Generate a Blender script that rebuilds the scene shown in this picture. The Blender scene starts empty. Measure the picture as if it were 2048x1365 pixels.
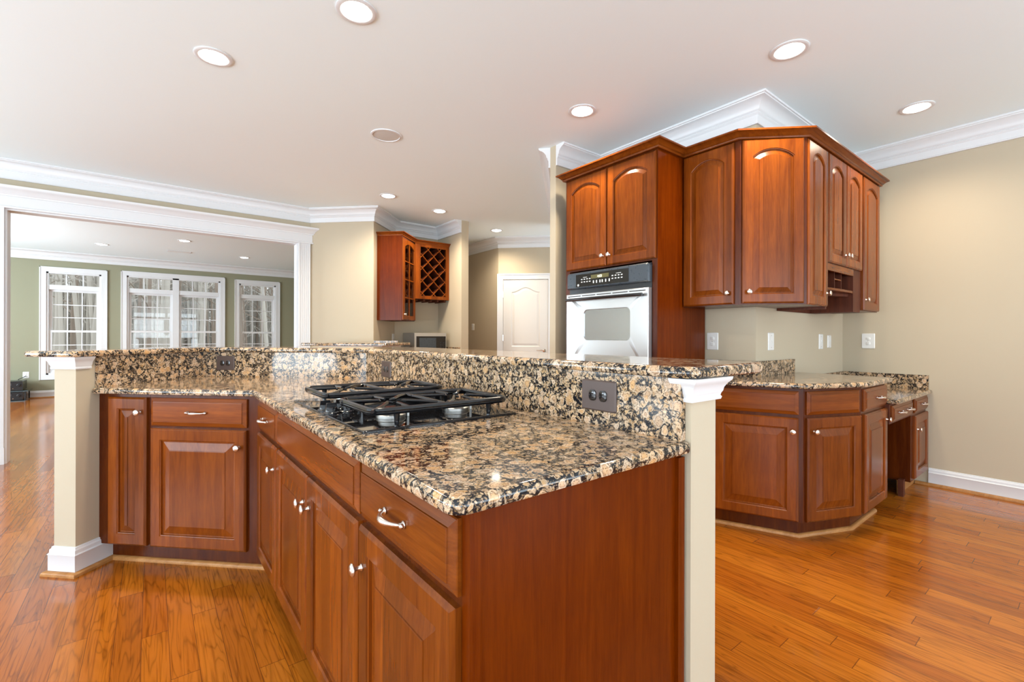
import bpy, bmesh, math, random
from math import sin, cos, pi, radians, sqrt, atan2
from mathutils import Vector, Matrix
from mathutils.geometry import tessellate_polygon
sc = bpy.context.scene
C = sc.collection
random.seed(7)

# ------------------------------------------------------------------ camera
CAM_H = 1.18
TH = 0.6672
cam_d = bpy.data.cameras.new('camera')
cam_d.sensor_width = 36.0
cam_d.lens = 921.7 / 2048 * 36.0
cam_d.shift_x = -(1030.3 - 1024) / 2048
cam_d.shift_y = (673.8 - 682.5) / 2048
cam_d.clip_start = 0.02
cam_d.clip_end = 300
cam = bpy.data.objects.new('camera', cam_d)
C.objects.link(cam)
ROLL = -0.0025
cam.matrix_world = (Matrix.Translation((0, 0, CAM_H)) @ Matrix.Rotation(-TH, 4, 'Z')
                    @ Matrix.Rotation(pi / 2, 4, 'X') @ Matrix.Rotation(-ROLL, 4, 'Z'))
sc.camera = cam

# ------------------------------------------------------------------ view, world
sc.view_settings.view_transform = 'Standard'
sc.view_settings.look = 'None'
sc.view_settings.gamma = 1.0
sc.view_settings.use_curve_mapping = False
sc.view_settings.exposure = 0.45
sc.cycles.max_bounces = 8
sc.cycles.diffuse_bounces = 5
sc.cycles.glossy_bounces = 3
sc.cycles.transparent_max_bounces = 12
sc.cycles.sample_clamp_indirect = 6.0
sc.cycles.caustics_reflective = False
sc.cycles.caustics_refractive = False

world = bpy.data.worlds.new('overcast_sky')
sc.world = world
world.use_nodes = True
bg = world.node_tree.nodes['Background']
bg.inputs['Color'].default_value = (0.86, 0.93, 1.0, 1)
bg.inputs['Strength'].default_value = 2.1

CEIL = 2.79
DAY = (0.76, 0.90, 1.0)
LAMP = (1.0, 0.85, 0.65)

def area_light(name, loc, rot, sx, sy, power, col, portal=False, spread=180):
    l = bpy.data.lights.new(name, 'AREA')
    l.shape = 'RECTANGLE'; l.size = sx; l.size_y = sy
    l.energy = power; l.color = col
    l.spread = radians(spread)
    if portal: l.cycles.is_portal = True
    o = bpy.data.objects.new(name, l); C.objects.link(o)
    o.location = loc; o.rotation_euler = rot
    return o
# added lamps, tilted up to brighten the ceiling, for daylight through the unseen windows of the breakfast side (behind and left of the camera)
for y in (-2.3, 0.1, 2.5, 4.9):
    area_light('daylight_left_window', (-4.40, y, 1.45), (0, radians(-128), 0), 2.2, 1.95, 108, DAY)
for x in (-2.55, 0.55, 3.45):
    area_light('daylight_rear_window', (x, -3.70, 1.45), (radians(128), 0, 0), 2.5, 2.2, 90, DAY)
area_light('family_left_fill', (-4.35, 9.4, 1.45), (0, radians(-95), 0), 2.0, 3.2, 250, DAY)  # lamp added at an unseen side opening to brighten the family room

# ------------------------------------------------------------------ materials
MAT = {}
def newmat(name):
    m = bpy.data.materials.new(name); m.use_nodes = True
    nt = m.node_tree
    b = nt.nodes['Principled BSDF']
    return m, nt, b
def simple(name, col, rough=0.5, metal=0.0, spec=0.5, coat=0.0, bump=0.0, bscale=60):
    m, nt, b = newmat(name)
    b.inputs['Base Color'].default_value = (*col, 1)
    b.inputs['Roughness'].default_value = rough
    b.inputs['Metallic'].default_value = metal
    b.inputs['Specular IOR Level'].default_value = spec
    b.inputs['Coat Weight'].default_value = coat
    b.inputs['Coat Roughness'].default_value = 0.05
    tc = nt.nodes.new('ShaderNodeTexCoord'); nz = nt.nodes.new('ShaderNodeTexNoise')
    nz.inputs['Scale'].default_value = bscale
    nt.links.new(tc.outputs['Object'], nz.inputs['Vector'])
    mp = nt.nodes.new('ShaderNodeMapRange')
    mp.inputs['To Min'].default_value = max(0.02, rough * 0.92); mp.inputs['To Max'].default_value = min(1, rough * 1.08)
    nt.links.new(nz.outputs['Fac'], mp.inputs['Value'])
    nt.links.new(mp.outputs['Result'], b.inputs['Roughness'])
    if bump > 0:
        bp = nt.nodes.new('ShaderNodeBump'); bp.inputs['Strength'].default_value = bump
        bp.inputs['Distance'].default_value = 0.002
        nt.links.new(nz.outputs['Fac'], bp.inputs['Height']); nt.links.new(bp.outputs['Normal'], b.inputs['Normal'])
    MAT[name] = m
    return m
def emis(name, col, s):
    m, nt, b = newmat(name)
    b.inputs['Base Color'].default_value = (*col, 1)
    b.inputs['Emission Color'].default_value = (*col, 1)
    b.inputs['Emission Strength'].default_value = s
    MAT[name] = m
    return m
def N(nt, t, **kw):
    n = nt.nodes.new(t)
    for k, v in kw.items():
        if k in n.inputs: n.inputs[k].default_value = v
        else: setattr(n, k, v)
    return n
def ramp(nt, fac, stops, interp='LINEAR'):
    r = nt.nodes.new('ShaderNodeValToRGB'); r.color_ramp.interpolation = interp
    els = r.color_ramp.elements
    while len(els) < len(stops): els.new(0.5)
    for e, (p, c) in zip(els, stops):
        e.position = p; e.color = (*c, 1)
    nt.links.new(fac, r.inputs['Fac'])
    return r
def math_(nt, op, a, b=None, c=None):
    n = nt.nodes.new('ShaderNodeMath'); n.operation = op
    for i, v in enumerate((a, b, c)):
        if v is None: continue
        if isinstance(v, (int, float)): n.inputs[i].default_value = v
        else: nt.links.new(v, n.inputs[i])
    return n.outputs[0]
def mixc(nt, fac, a, b, bt='MIX'):
    n = nt.nodes.new('ShaderNodeMix'); n.data_type = 'RGBA'; n.blend_type = bt
    for idx, v in ((0, fac), (6, a), (7, b)):
        if isinstance(v, (int, float)): n.inputs[idx].default_value = v
        elif isinstance(v, tuple): n.inputs[idx].default_value = (*v, 1) if len(v) == 3 else v
        else: nt.links.new(v, n.inputs[idx])
    return n.outputs[2]

def wood(name, axis, dark, light, boards=0.095, contrast=0.48, rough=0.24, fine=1.0):
    """cherry: grain runs along local z ('v') or local x ('h'); glued boards vary in tone"""
    m, nt, b = newmat(name)
    L = nt.links.new
    tc = N(nt, 'ShaderNodeTexCoord'); oi = N(nt, 'ShaderNodeObjectInfo')
    sep = N(nt, 'ShaderNodeSeparateXYZ'); L(tc.outputs['Object'], sep.inputs[0])
    X, Y, Z = sep.outputs
    if axis == 'v': across, along = math_(nt, 'ADD', X, math_(nt, 'MULTIPLY', Y, 1.0)), Z
    else: across, along = Z, X
    rnd = math_(nt, 'MULTIPLY', oi.outputs['Random'], 7.3)
    acr = math_(nt, 'ADD', across, rnd)
    cell = math_(nt, 'FLOOR', math_(nt, 'DIVIDE', acr, boards))
    wn = N(nt, 'ShaderNodeTexWhiteNoise', noise_dimensions='1D'); L(cell, wn.inputs['W'])
    off = math_(nt, 'MULTIPLY', wn.outputs['Value'], 9.0)
    cmb = N(nt, 'ShaderNodeCombineXYZ')
    L(math_(nt, 'MULTIPLY', acr, 1.0), cmb.inputs[0]); L(Y, cmb.inputs[1])
    L(math_(nt, 'ADD', math_(nt, 'MULTIPLY', along, 0.085), off), cmb.inputs[2])
    n1 = N(nt, 'ShaderNodeTexNoise', Scale=26.0, Detail=5.0, Distortion=0.9); L(cmb.outputs[0], n1.inputs['Vector'])
    n2 = N(nt, 'ShaderNodeTexNoise', Scale=190.0 * fine, Detail=2.0); L(cmb.outputs[0], n2.inputs['Vector'])
    n3 = N(nt, 'ShaderNodeTexNoise', Scale=4.0, Detail=2.0, Distortion=1.5); L(tc.outputs['Object'], n3.inputs['Vector'])
    g = math_(nt, 'ADD', math_(nt, 'MULTIPLY', n1.outputs['Fac'], 0.6), math_(nt, 'MULTIPLY', n2.outputs['Fac'], 0.25))
    g = math_(nt, 'ADD', g, math_(nt, 'MULTIPLY', n3.outputs['Fac'], 0.15))
    mid = tuple((a + c) / 2 for a, c in zip(dark, light))
    r = ramp(nt, g, [(0.30, dark), (0.5, mid), (0.68, light)])
    t = math_(nt, 'ADD', math_(nt, 'MULTIPLY', wn.outputs['Value'], contrast), 1.0 - contrast * 0.5)
    hs = N(nt, 'ShaderNodeHueSaturation'); L(r.outputs['Color'], hs.inputs['Color']); L(t, hs.inputs['Value'])
    L(hs.outputs['Color'], b.inputs['Base Color'])
    b.inputs['Roughness'].default_value = rough
    b.inputs['Coat Weight'].default_value = 0.0
    b.inputs['Specular IOR Level'].default_value = 0.22
    if name == 'cherry_panel': b.inputs['Specular IOR Level'].default_value = 0.15
    MAT[name] = m
    return m
CD, CL = (0.105, 0.020, 0.002), (0.225, 0.054, 0.0045)
wood('cherry_v', 'v', CD, CL)
wood('cherry_h', 'h', CD, CL, boards=0.07)
wood('cherry_frame', 'v', (0.045, 0.007, 0.0015), (0.11, 0.022, 0.002), boards=0.5, contrast=0.1)
wood('cherry_panel', 'v', (0.072, 0.009, 0.0002), (0.135, 0.022, 0.0003), boards=9.0, contrast=0.05, fine=1.6)  # laminate panels; part of their shade is put into the darker colour
wood('cherry_inside', 'v', (0.05, 0.012, 0.006), (0.12, 0.03, 0.012), boards=9.0, contrast=0.05, rough=0.5)
wood('oak_shoe', 'h', (0.28, 0.11, 0.03), (0.50, 0.24, 0.08), boards=9.0, contrast=0.0, rough=0.35)

def granite():
    m, nt, b = newmat('granite')
    L = nt.links.new
    tc = N(nt, 'ShaderNodeTexCoord')
    nz = N(nt, 'ShaderNodeTexNoise', Scale=42.0, Detail=3.0); L(tc.outputs['Object'], nz.inputs['Vector'])
    vm = N(nt, 'ShaderNodeVectorMath', operation='MULTIPLY_ADD')
    L(nz.outputs['Color'], vm.inputs[0]); vm.inputs[1].default_value = (0.030,) * 3; L(tc.outputs['Object'], vm.inputs[2])
    def vor(scale, feat='F1', rnd=1.0):
        v = N(nt, 'ShaderNodeTexVoronoi', feature=feat, Scale=scale, Randomness=rnd)
        L(vm.outputs[0], v.inputs['Vector']); return v
    def layer(scale, dmin, dmax, cover, stops):
        v = vor(scale); dist = v.outputs['Distance']
        sc_ = N(nt, 'ShaderNodeSeparateColor'); L(v.outputs['Color'], sc_.inputs[0])
        rad = math_(nt, 'ADD', math_(nt, 'MULTIPLY', sc_.outputs[0], dmax - dmin), dmin)
        q = math_(nt, 'DIVIDE', dist, rad)
        col = ramp(nt, q, stops)
        hv = N(nt, 'ShaderNodeHueSaturation'); L(col.outputs['Color'], hv.inputs['Color'])
        L(math_(nt, 'ADD', math_(nt, 'MULTIPLY', sc_.outputs[1], 0.50), 0.80), hv.inputs['Value'])
        L(math_(nt, 'ADD', math_(nt, 'MULTIPLY', sc_.outputs[2], 0.28), 0.74), hv.inputs['Saturation'])
        inside = math_(nt, 'LESS_THAN', q, 1.0)
        keep = math_(nt, 'LESS_THAN', sc_.outputs[1], cover)
        return hv.outputs['Color'], math_(nt, 'MULTIPLY', inside, keep)
    sp = N(nt, 'ShaderNodeTexNoise', Scale=300.0, Detail=3.0); L(tc.outputs['Object'], sp.inputs['Vector'])
    sp2 = N(nt, 'ShaderNodeTexNoise', Scale=150.0, Detail=4.0); L(tc.outputs['Object'], sp2.inputs['Vector'])
    c3, m3 = layer(210.0, .35, .75, .66, [(0.0, (0.40, 0.25, 0.12)), (0.7, (0.28, 0.17, 0.08)), (1.0, (0.07, 0.05, 0.03))])
    c2, m2 = layer(76.0, .38, .68, .80, [(0.0, (0.50, 0.31, 0.14)), (0.55, (0.40, 0.23, 0.10)), (0.8, (0.50, 0.36, 0.21)), (1.0, (0.25, 0.17, 0.10))])
    c1_, m1 = layer(30.0, .31, .60, .73, [(0.0, (0.58, 0.34, 0.15)), (0.55, (0.52, 0.30, 0.13)), (0.68, (0.29, 0.16, 0.08)), (0.76, (0.60, 0.42, 0.25)), (0.93, (0.56, 0.38, 0.22)), (1.0, (0.22, 0.15, 0.09))])
    col = mixc(nt, m3, (0.012, 0.013, 0.016), c3)
    col = mixc(nt, m2, col, c2)
    dk = ramp(nt, sp2.outputs['Fac'], [(0.40, (0.10, 0.09, 0.09)), (0.47, (1, 1, 1))])
    col = mixc(nt, 0.8, col, dk.outputs['Color'], 'MULTIPLY')
    dk1 = ramp(nt, sp.outputs['Fac'], [(0.36, (0.16, 0.12, 0.10)), (0.44, (1, 1, 1))])
    big = mixc(nt, 0.8, c1_, dk1.outputs['Color'], 'MULTIPLY')
    lt = ramp(nt, sp.outputs['Fac'], [(0.58, (0, 0, 0)), (0.64, (1, 1, 1))])
    big = mixc(nt, math_(nt, 'MULTIPLY', lt.outputs['Color'], 0.4), big, (0.56, 0.44, 0.32))
    col = mixc(nt, m1, col, big)
    L(col, b.inputs['Base Color'])
    b.inputs['Roughness'].default_value = 0.07
    b.inputs['Specular IOR Level'].default_value = 0.42
    b.inputs['Coat Weight'].default_value = 0.06
    b.inputs['Coat Roughness'].default_value = 0.03
    MAT['granite'] = m
granite()

def oak_floor():
    m, nt, b = newmat('oak_floor')
    L = nt.links.new
    tc = N(nt, 'ShaderNodeTexCoord'); sep = N(nt, 'ShaderNodeSeparateXYZ'); L(tc.outputs['Object'], sep.inputs[0])
    X, Y, Z = sep.outputs
    W, LEN = 0.083, 0.95
    rx = math_(nt, 'DIVIDE', math_(nt, 'ADD', X, 0.03), W); row = math_(nt, 'FLOOR', rx); fx = math_(nt, 'SUBTRACT', rx, row)
    wr = N(nt, 'ShaderNodeTexWhiteNoise', noise_dimensions='1D'); L(row, wr.inputs['W'])
    ly = math_(nt, 'ADD', math_(nt, 'DIVIDE', Y, LEN), math_(nt, 'MULTIPLY', wr.outputs['Value'], 13.0))
    cy = math_(nt, 'FLOOR', ly); fy = math_(nt, 'SUBTRACT', ly, cy)
    cb = N(nt, 'ShaderNodeCombineXYZ'); L(row, cb.inputs[0]); L(cy, cb.inputs[1])
    wb = N(nt, 'ShaderNodeTexWhiteNoise', noise_dimensions='2D'); L(cb.outputs[0], wb.inputs['Vector'])
    rv = wb.outputs['Value']
    g = N(nt, 'ShaderNodeCombineXYZ')
    L(math_(nt, 'ADD', X, math_(nt, 'MULTIPLY', rv, 31.0)), g.inputs[0])
    L(math_(nt, 'MULTIPLY', math_(nt, 'ADD', Y, math_(nt, 'MULTIPLY', rv, 57.0)), 0.095), g.inputs[1])
    L(math_(nt, 'MULTIPLY', rv, 11.0), g.inputs[2])
    n1 = N(nt, 'ShaderNodeTexNoise', Scale=15.0, Detail=2.0, Distortion=0.4); L(g.outputs[0], n1.inputs['Vector'])
    rings = math_(nt, 'FRACT', math_(nt, 'MULTIPLY', n1.outputs['Fac'], 10.0))
    rg = ramp(nt, rings, [(0.0, (0.45,) * 3), (0.16, (0.92,) * 3), (0.6, (1,) * 3), (0.86, (0.85,) * 3), (1.0, (0.45,) * 3)])
    g2 = N(nt, 'ShaderNodeVectorMath', operation='MULTIPLY'); L(g.outputs[0], g2.inputs[0]); g2.inputs[1].default_value = (1, .28, 1)
    n2 = N(nt, 'ShaderNodeTexNoise', Scale=150.0, Detail=3.0); L(g2.outputs[0], n2.inputs['Vector'])
    rf = ramp(nt, n2.outputs['Fac'], [(0.34, (0.50, 0.42, 0.36)), (0.50, (1, 1, 1))])
    base = ramp(nt, rv, [(0.0, (0.29, 0.076, 0.007)), (0.35, (0.40, 0.112, 0.009)), (0.7, (0.48, 0.15, 0.013)), (1.0, (0.34, 0.086, 0.007))])
    c = mixc(nt, 0.62, base.outputs['Color'], rg.outputs['Color'], 'MULTIPLY')
    c = mixc(nt, 0.62, c, rf.outputs['Color'], 'MULTIPLY')
    gx = math_(nt, 'ABSOLUTE', math_(nt, 'SUBTRACT', fx, 0.5)); gy = math_(nt, 'ABSOLUTE', math_(nt, 'SUBTRACT', fy, 0.5))
    gap = math_(nt, 'MAXIMUM', math_(nt, 'GREATER_THAN', gx, 0.487), math_(nt, 'GREATER_THAN', gy, 0.4985))
    c = mixc(nt, math_(nt, 'MULTIPLY', gap, 0.7), c, (0.07, 0.018, 0.006))
    L(c, b.inputs['Base Color'])
    b.inputs['Roughness'].default_value = 0.16
    b.inputs['Specular IOR Level'].default_value = 0.45
    b.inputs['Coat Weight'].default_value = 0.15
    b.inputs['Coat Roughness'].default_value = 0.08
    bp = N(nt, 'ShaderNodeBump', Strength=0.25, Distance=0.0015, invert=True); L(gap, bp.inputs['Height'])
    L(bp.outputs['Normal'], b.inputs['Normal'])
    MAT['oak_floor'] = m
oak_floor()

def glass(name, tint=(1, 1, 1), refl=0.06, dirt=0.0):
    m = bpy.data.materials.new(name); m.use_nodes = True; nt = m.node_tree
    nt.nodes.remove(nt.nodes['Principled BSDF'])
    out = nt.nodes['Material Output']
    t = N(nt, 'ShaderNodeBsdfTransparent'); t.inputs[0].default_value = (*tint, 1)
    g = N(nt, 'ShaderNodeBsdfGlossy', Roughness=0.02)
    lw = N(nt, 'ShaderNodeLayerWeight', Blend=0.25)
    mx = N(nt, 'ShaderNodeMixShader')
    f = math_(nt, 'ADD', math_(nt, 'MULTIPLY', lw.outputs['Fresnel'], 0.6), refl)
    nt.links.new(f, mx.inputs[0]); nt.links.new(t.outputs[0], mx.inputs[1]); nt.links.new(g.outputs[0], mx.inputs[2])
    nt.links.new(mx.outputs[0], out.inputs[0])
    MAT[name] = m
glass('window_glass', refl=0.02)
glass('cabinet_glass', (0.75, 0.7, 0.66), refl=0.10)

simple('wall_cream', (0.485, 0.412, 0.298), 0.75, bump=0.05, bscale=140)
simple('wall_green', (0.275, 0.27, 0.18), 0.75, bump=0.05, bscale=140)
simple('ceiling_paint', (0.83, 0.935, 0.965), 0.9)
simple('trim_white', (0.70, 0.71, 0.72), 0.35, spec=0.45)
simple('door_white', (0.66, 0.64, 0.61), 0.38, spec=0.45)
simple('plate_white', (0.74, 0.73, 0.70), 0.3)
simple('plate_grey', (0.30, 0.28, 0.25), 0.5)  # grey for outlet slots and switch screws
simple('plate_brown', (0.085, 0.058, 0.050), 0.42, metal=0.25)
simple('socket_black', (0.012, 0.010, 0.010), 0.12, coat=0.6)
simple('nickel', (0.78, 0.72, 0.66), 0.24, metal=1.0)
simple('steel', (0.56, 0.57, 0.58), 0.30, metal=0.85)
simple('black_enamel', (0.006, 0.006, 0.007), 0.16, coat=0.15)
simple('black_glass', (0.008, 0.008, 0.009), 0.04, coat=0.0, spec=0.5)
simple('black_plastic', (0.018, 0.020, 0.024), 0.22)
simple('oven_panel', (0.040, 0.052, 0.066), 0.28)
simple('oven_glass', (0.40, 0.43, 0.45), 0.07, metal=0.75)
simple('burner_metal', (0.30, 0.29, 0.27), 0.34, metal=1.0)
simple('legend_white', (0.75, 0.76, 0.74), 0.5)
simple('display_olive', (0.10, 0.085, 0.02), 0.3)
simple('speaker_grille', (0.62, 0.63, 0.61), 0.8, bump=0.4, bscale=900)
simple('dark_gap', (0.012, 0.008, 0.006), 0.8)
simple('bark', (0.17, 0.135, 0.105), 0.9, bump=0.5, bscale=30)
simple('bark_pale', (0.33, 0.31, 0.27), 0.9, bump=0.5, bscale=30)
simple('leaf_litter', (0.46, 0.42, 0.36), 1.0, bump=0.6, bscale=5)
simple('deck_wood', (0.60, 0.58, 0.55), 0.8)
simple('receiver_black', (0.016, 0.020, 0.026), 0.25)
simple('stand_glass', (0.06, 0.10, 0.12), 0.08, coat=0.8)
emis('lamp_lens', (1.0, 0.95, 0.86), 9.0)
emis('display_digits', (0.9, 0.92, 0.75), 1.0)
simple('candle', (0.86, 0.80, 0.68), 0.5)

# ------------------------------------------------------------------ mesh helpers
def offset_poly(pts, d, closed=True):
    """shift each vertex by d to the LEFT of the walking direction, mitred"""
    n = len(pts); out = []
    for i, p in enumerate(pts):
        p = Vector(p[:2])
        a = Vector(pts[i - 1][:2]) if (closed or i > 0) else None
        b = Vector(pts[(i + 1) % n][:2]) if (closed or i < n - 1) else None
        ns = []
        if a is not None and (p - a).length > 1e-9:
            t = (p - a).normalized(); ns.append(Vector((-t.y, t.x)))
        if b is not None and (b - p).length > 1e-9:
            t = (b - p).normalized(); ns.append(Vector((-t.y, t.x)))
        if len(ns) == 2:
            s = ns[0] + ns[1]; k = 1 + ns[0].dot(ns[1])
            o = s / max(k, 0.15)
        else: o = ns[0]
        q = p + o * d
        out.append((q.x, q.y))
    return out
def round_poly(pts, rad, seg=6):
    n = len(pts); out = []
    for i in range(n):
        r = rad[i] if isinstance(rad, (list, tuple)) else rad
        p = Vector(pts[i])
        if r <= 0: out.append(tuple(p)); continue
        a = (Vector(pts[i - 1]) - p).normalized(); b = (Vector(pts[(i + 1) % n]) - p).normalized()
        ang = a.angle(b); t = r / math.tan(ang / 2)
        c = p + (a + b).normalized() * (r / sin(ang / 2))
        s, e = p + a * t, p + b * t
        a0 = atan2(s.y - c.y, s.x - c.x); a1 = atan2(e.y - c.y, e.x - c.x)
        d = (a1 - a0 + pi) % (2 * pi) - pi
        for k in range(seg + 1):
            w = a0 + d * k / seg
            out.append((c.x + r * cos(w), c.y + r * sin(w)))
    return out
def area2(p):
    return sum(p[i - 1][0] * p[i][1] - p[i][0] * p[i - 1][1] for i in range(len(p)))

class MB:
    def __init__(self): self.v = []; self.f = []
    def add(self, vs, fs):
        k = len(self.v); self.v += [tuple(q) for q in vs]; self.f += [tuple(k + i for i in f) for f in fs]
        return self
    def box(self, x0, x1, y0, y1, z0, z1):
        vs = [(x, y, z) for z in (z0, z1) for y in (y0, y1) for x in (x0, x1)]
        return self.add(vs, [(0, 2, 3, 1), (4, 5, 7, 6), (0, 1, 5, 4), (2, 6, 7, 3), (0, 4, 6, 2), (1, 3, 7, 5)])
    def loops(self, ls, closed=True, cap0=False, cap1=False):
        n = len(ls[0]); vs = [p for l in ls for p in l]; fs = []
        for j in range(len(ls) - 1):
            for i in range(n if closed else n - 1):
                a, b = j * n + i, j * n + (i + 1) % n
                fs.append((a, b, b + n, a + n))
        for on, base in ((cap0, 0), (cap1, (len(ls) - 1) * n)):
            if not on: continue
            if n <= 4: fs.append(tuple(base + i for i in range(n)))
            else:
                for t in tessellate_polygon([[Vector(p) for p in ls[0 if base == 0 else -1]]]):
                    if len(set(t)) == 3: fs.append(tuple(base + i for i in t))
        return self.add(vs, fs)
    def prism(self, poly, z0, z1):
        if area2(poly) < 0: poly = list(reversed(poly))
        return self.loops([[(x, y, z0) for x, y in poly], [(x, y, z1) for x, y in poly]], True, True, True)
    def slab(self, poly, z0, z1, r=0.008):
        """stone slab with eased edges"""
        if area2(poly) < 0: poly = list(reversed(poly))
        ls = []
        for d, z in ((r + .0015, z0), (r, z0), (r * .3, z0 + r * .3), (0, z0 + r), (0, z1 - r * 1.6), (r * .25, z1 - r * .8), (r * .8, z1 - r * .25), (r * 1.7, z1), (r * 1.7 + .0015, z1)):
            ls.append([(x, y, z) for x, y in offset_poly(poly, d)])
        return self.loops(ls, True, True, True)
    def sweep(self, path, prof, closed=False, caps=True):
        """profile of (offset to the left of the path, z)"""
        ls = [[(x, y, z) for x, y in offset_poly(path, o, closed)] for o, z in prof]
        n = len(path); m = len(prof); vs = [p for l in ls for p in l]; fs = []
        for j in range(m):
            j2 = (j + 1) % m
            for i in range(n if closed else n - 1):
                i2 = (i + 1) % n
                fs.append((j * n + i, j * n + i2, j2 * n + i2, j2 * n + i))
        if not closed and caps:
            fs.append(tuple(j * n for j in range(m))); fs.append(tuple(j * n + n - 1 for j in reversed(range(m))))
        return self.add(vs, fs)
    def lathe(self, prof, origin=(0, 0, 0), axis=(0, 0, 1), n=16, cap=True):
        ax = Vector(axis).normalized(); q = Vector((0, 0, 1)).rotation_difference(ax); o = Vector(origin)
        ls = [[o + q @ Vector((r * cos(2 * pi * i / n), r * sin(2 * pi * i / n), h)) for i in range(n)] for r, h in prof]
        return self.loops(ls, True, cap, cap)
    def tube(self, path, rad, n=8, closed=False, flat=1.0, up=(0, 0, 1)):
        P = [Vector(p) for p in path]; m = len(P); ls = []
        for i, p in enumerate(P):
            a = P[i - 1] if (i > 0 or closed) else p; b = P[(i + 1) % m] if (i < m - 1 or closed) else p
            t = (b - a).normalized(); u = Vector(up)
            if abs(t.dot(u)) > 0.95: u = Vector((1, 0, 0)) if abs(t.x) < 0.9 else Vector((0, 1, 0))
            s = t.cross(u).normalized(); w = s.cross(t)
            r = rad[i] if isinstance(rad, (list, tuple)) else rad
            ls.append([p + s * r * cos(2 * pi * k / n) + w * r * flat * sin(2 * pi * k / n) for k in range(n)])
        if closed: ls.append(ls[0])
        return self.loops(ls, True, not closed, not closed)
    def build(self, name, mat, parent=None, loc=(0, 0, 0), rotz=0.0, smooth=False, rot=None):
        me = bpy.data.meshes.new(name); me.from_pydata(self.v, [], self.f)
        bm = bmesh.new(); bm.from_mesh(me)
        bmesh.ops.remove_doubles(bm, verts=bm.verts, dist=1e-6)
        bmesh.ops.recalc_face_normals(bm, faces=bm.faces)
        bm.to_mesh(me); bm.free()
        if smooth:
            for p in me.polygons: p.use_smooth = True
            if smooth != 'all': me.set_sharp_from_angle(angle=radians(38))
        me.materials.append(MAT[mat] if isinstance(mat, str) else mat)
        o = bpy.data.objects.new(name, me); C.objects.link(o)
        if parent: o.parent = parent
        o.location = loc; o.rotation_euler = rot if rot else (0, 0, rotz)
        return o
def tag(o, label=None, cat=None, group=None, kind=None):
    if label: o['label'] = label
    if cat: o['category'] = cat
    if group: o['group'] = group
    if kind: o['kind'] = kind
    return o
def empty(name, loc, rotz=0, label=None, cat=None, group=None, kind=None):
    o = bpy.data.objects.new(name, None); C.objects.link(o); o.empty_display_size = 0.1
    o.location = loc; o.rotation_euler = (0, 0, rotz)
    return tag(o, label, cat, group, kind)
def copy_tree(o, parent=None):
    c = o.copy(); C.objects.link(c); c.parent = parent
    for ch in list(o.children): copy_tree(ch, c)
    return c
def struct(o, label=None): return tag(o, label, kind='structure')
def to_local(pts, loc, rotz):
    c, s = cos(-rotz), sin(-rotz)
    return [((x - loc[0]) * c - (y - loc[1]) * s, (x - loc[0]) * s + (y - loc[1]) * c) for x, y in pts]
def sd(s, d):  # point from sum and difference: x+y=s, y-x=d
    return ((s - d) / 2, (s + d) / 2)

# ------------------------------------------------------------------ room shell
struct(MB().box(-4.4, 5.2, -3.7, 12.6, -0.06, 0.0).build('floor', 'oak_floor'))
struct(MB().box(-4.4, 7.2, -3.7, 12.6, CEIL, CEIL + 0.1).build('ceiling', 'ceiling_paint'))
XW, YW, XA = 4.90, 1.44, 3.205
struct(MB().box(XW, XW + 0.15, -3.7, YW + 0.02, 0, CEIL).build('wall_right', 'wall_cream'))
struct(MB().prism([(XA, YW), (XA, 2.83), (XW + .15, 2.83), (XW + .15, YW)], 0, CEIL).build('wall_center', 'wall_cream'))
struct(MB().prism([(2.66, 2.83), (2.66, 2.90), (4.53, 4.77), (4.68, 4.62), (2.89, 2.83)], 0, CEIL).build('wall_center_angled', 'wall_cream'))
# wall with the wide opening, then the diagonal wall and the desk alcove
struct(MB().prism([(1.435, 6.23), (1.58, 6.23), (2.177, 5.633), (2.674, 6.13), (3.36, 6.13), (3.36, 5.47), (3.475, 5.47), (3.475, 6.5), (3.475, 9.0), (3.36, 9.0), (3.36, 6.36), (1.435, 6.36)], 0, CEIL).build('wall_back', 'wall_cream'))
m = MB().box(-4.2, -1.065, 6.23, 6.36, 0, CEIL); m.box(-1.065, 1.435, 6.23, 6.36, 2.35, CEIL)
struct(m.build('wall_opening', 'wall_cream'))
struct(MB().prism([(6.9, 3.6), (4.43, 6.07), (4.43, 9.1), (4.55, 9.1), (4.55, 6.12), (7.0, 3.7)], 0, CEIL).build('wall_hall', 'wall_cream'))
struct(MB().box(3.475, 4.43, 9.0, 9.12, 0, CEIL).build('wall_hall_end', 'wall_cream'))
# left wall and rear wall, both with unseen window openings enlarged to let in more light; family room side walls
def wall_with_holes(name, axis, c0, c1, a0, a1, holes, mat):
    """axis 'x': wall runs along y at x in c0..c1; 'y': runs along x"""
    m = MB()
    def bx(s, e, z0, z1):
        if e - s < 1e-4 or z1 - z0 < 1e-4: return
        if axis == 'x': m.box(c0, c1, s, e, z0, z1)
        else: m.box(s, e, c0, c1, z0, z1)
    cur = a0
    for (s, e, z0, z1) in holes:
        bx(cur, s, 0, CEIL); bx(s, e, 0, z0); bx(s, e, z1, CEIL); cur = e
    bx(cur, a1, 0, CEIL)
    return struct(m.build(name, mat))
LW = [(-3.3, -1.3, 0.25, 2.55), (-0.9, 1.1, 0.25, 2.55), (1.5, 3.5, 0.25, 2.55), (3.9, 5.9, 0.25, 2.55)]
wall_with_holes('wall_left', 'x', -4.3, -4.2, -3.7, 6.36, LW, 'wall_cream')
RW = [(-3.85, -1.25, 0.25, 2.55), (-0.75, 1.85, 0.25, 2.55), (2.2, 4.7, 0.25, 2.55)]
wall_with_holes('wall_rear', 'y', -3.6, -3.5, -4.2, XW, RW, 'wall_cream')
wall_with_holes('wall_family_left', 'x', -4.3, -4.2, 6.36, 12.6, [(7.8, 11.0, 0.45, 2.45)], 'wall_green')
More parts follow.
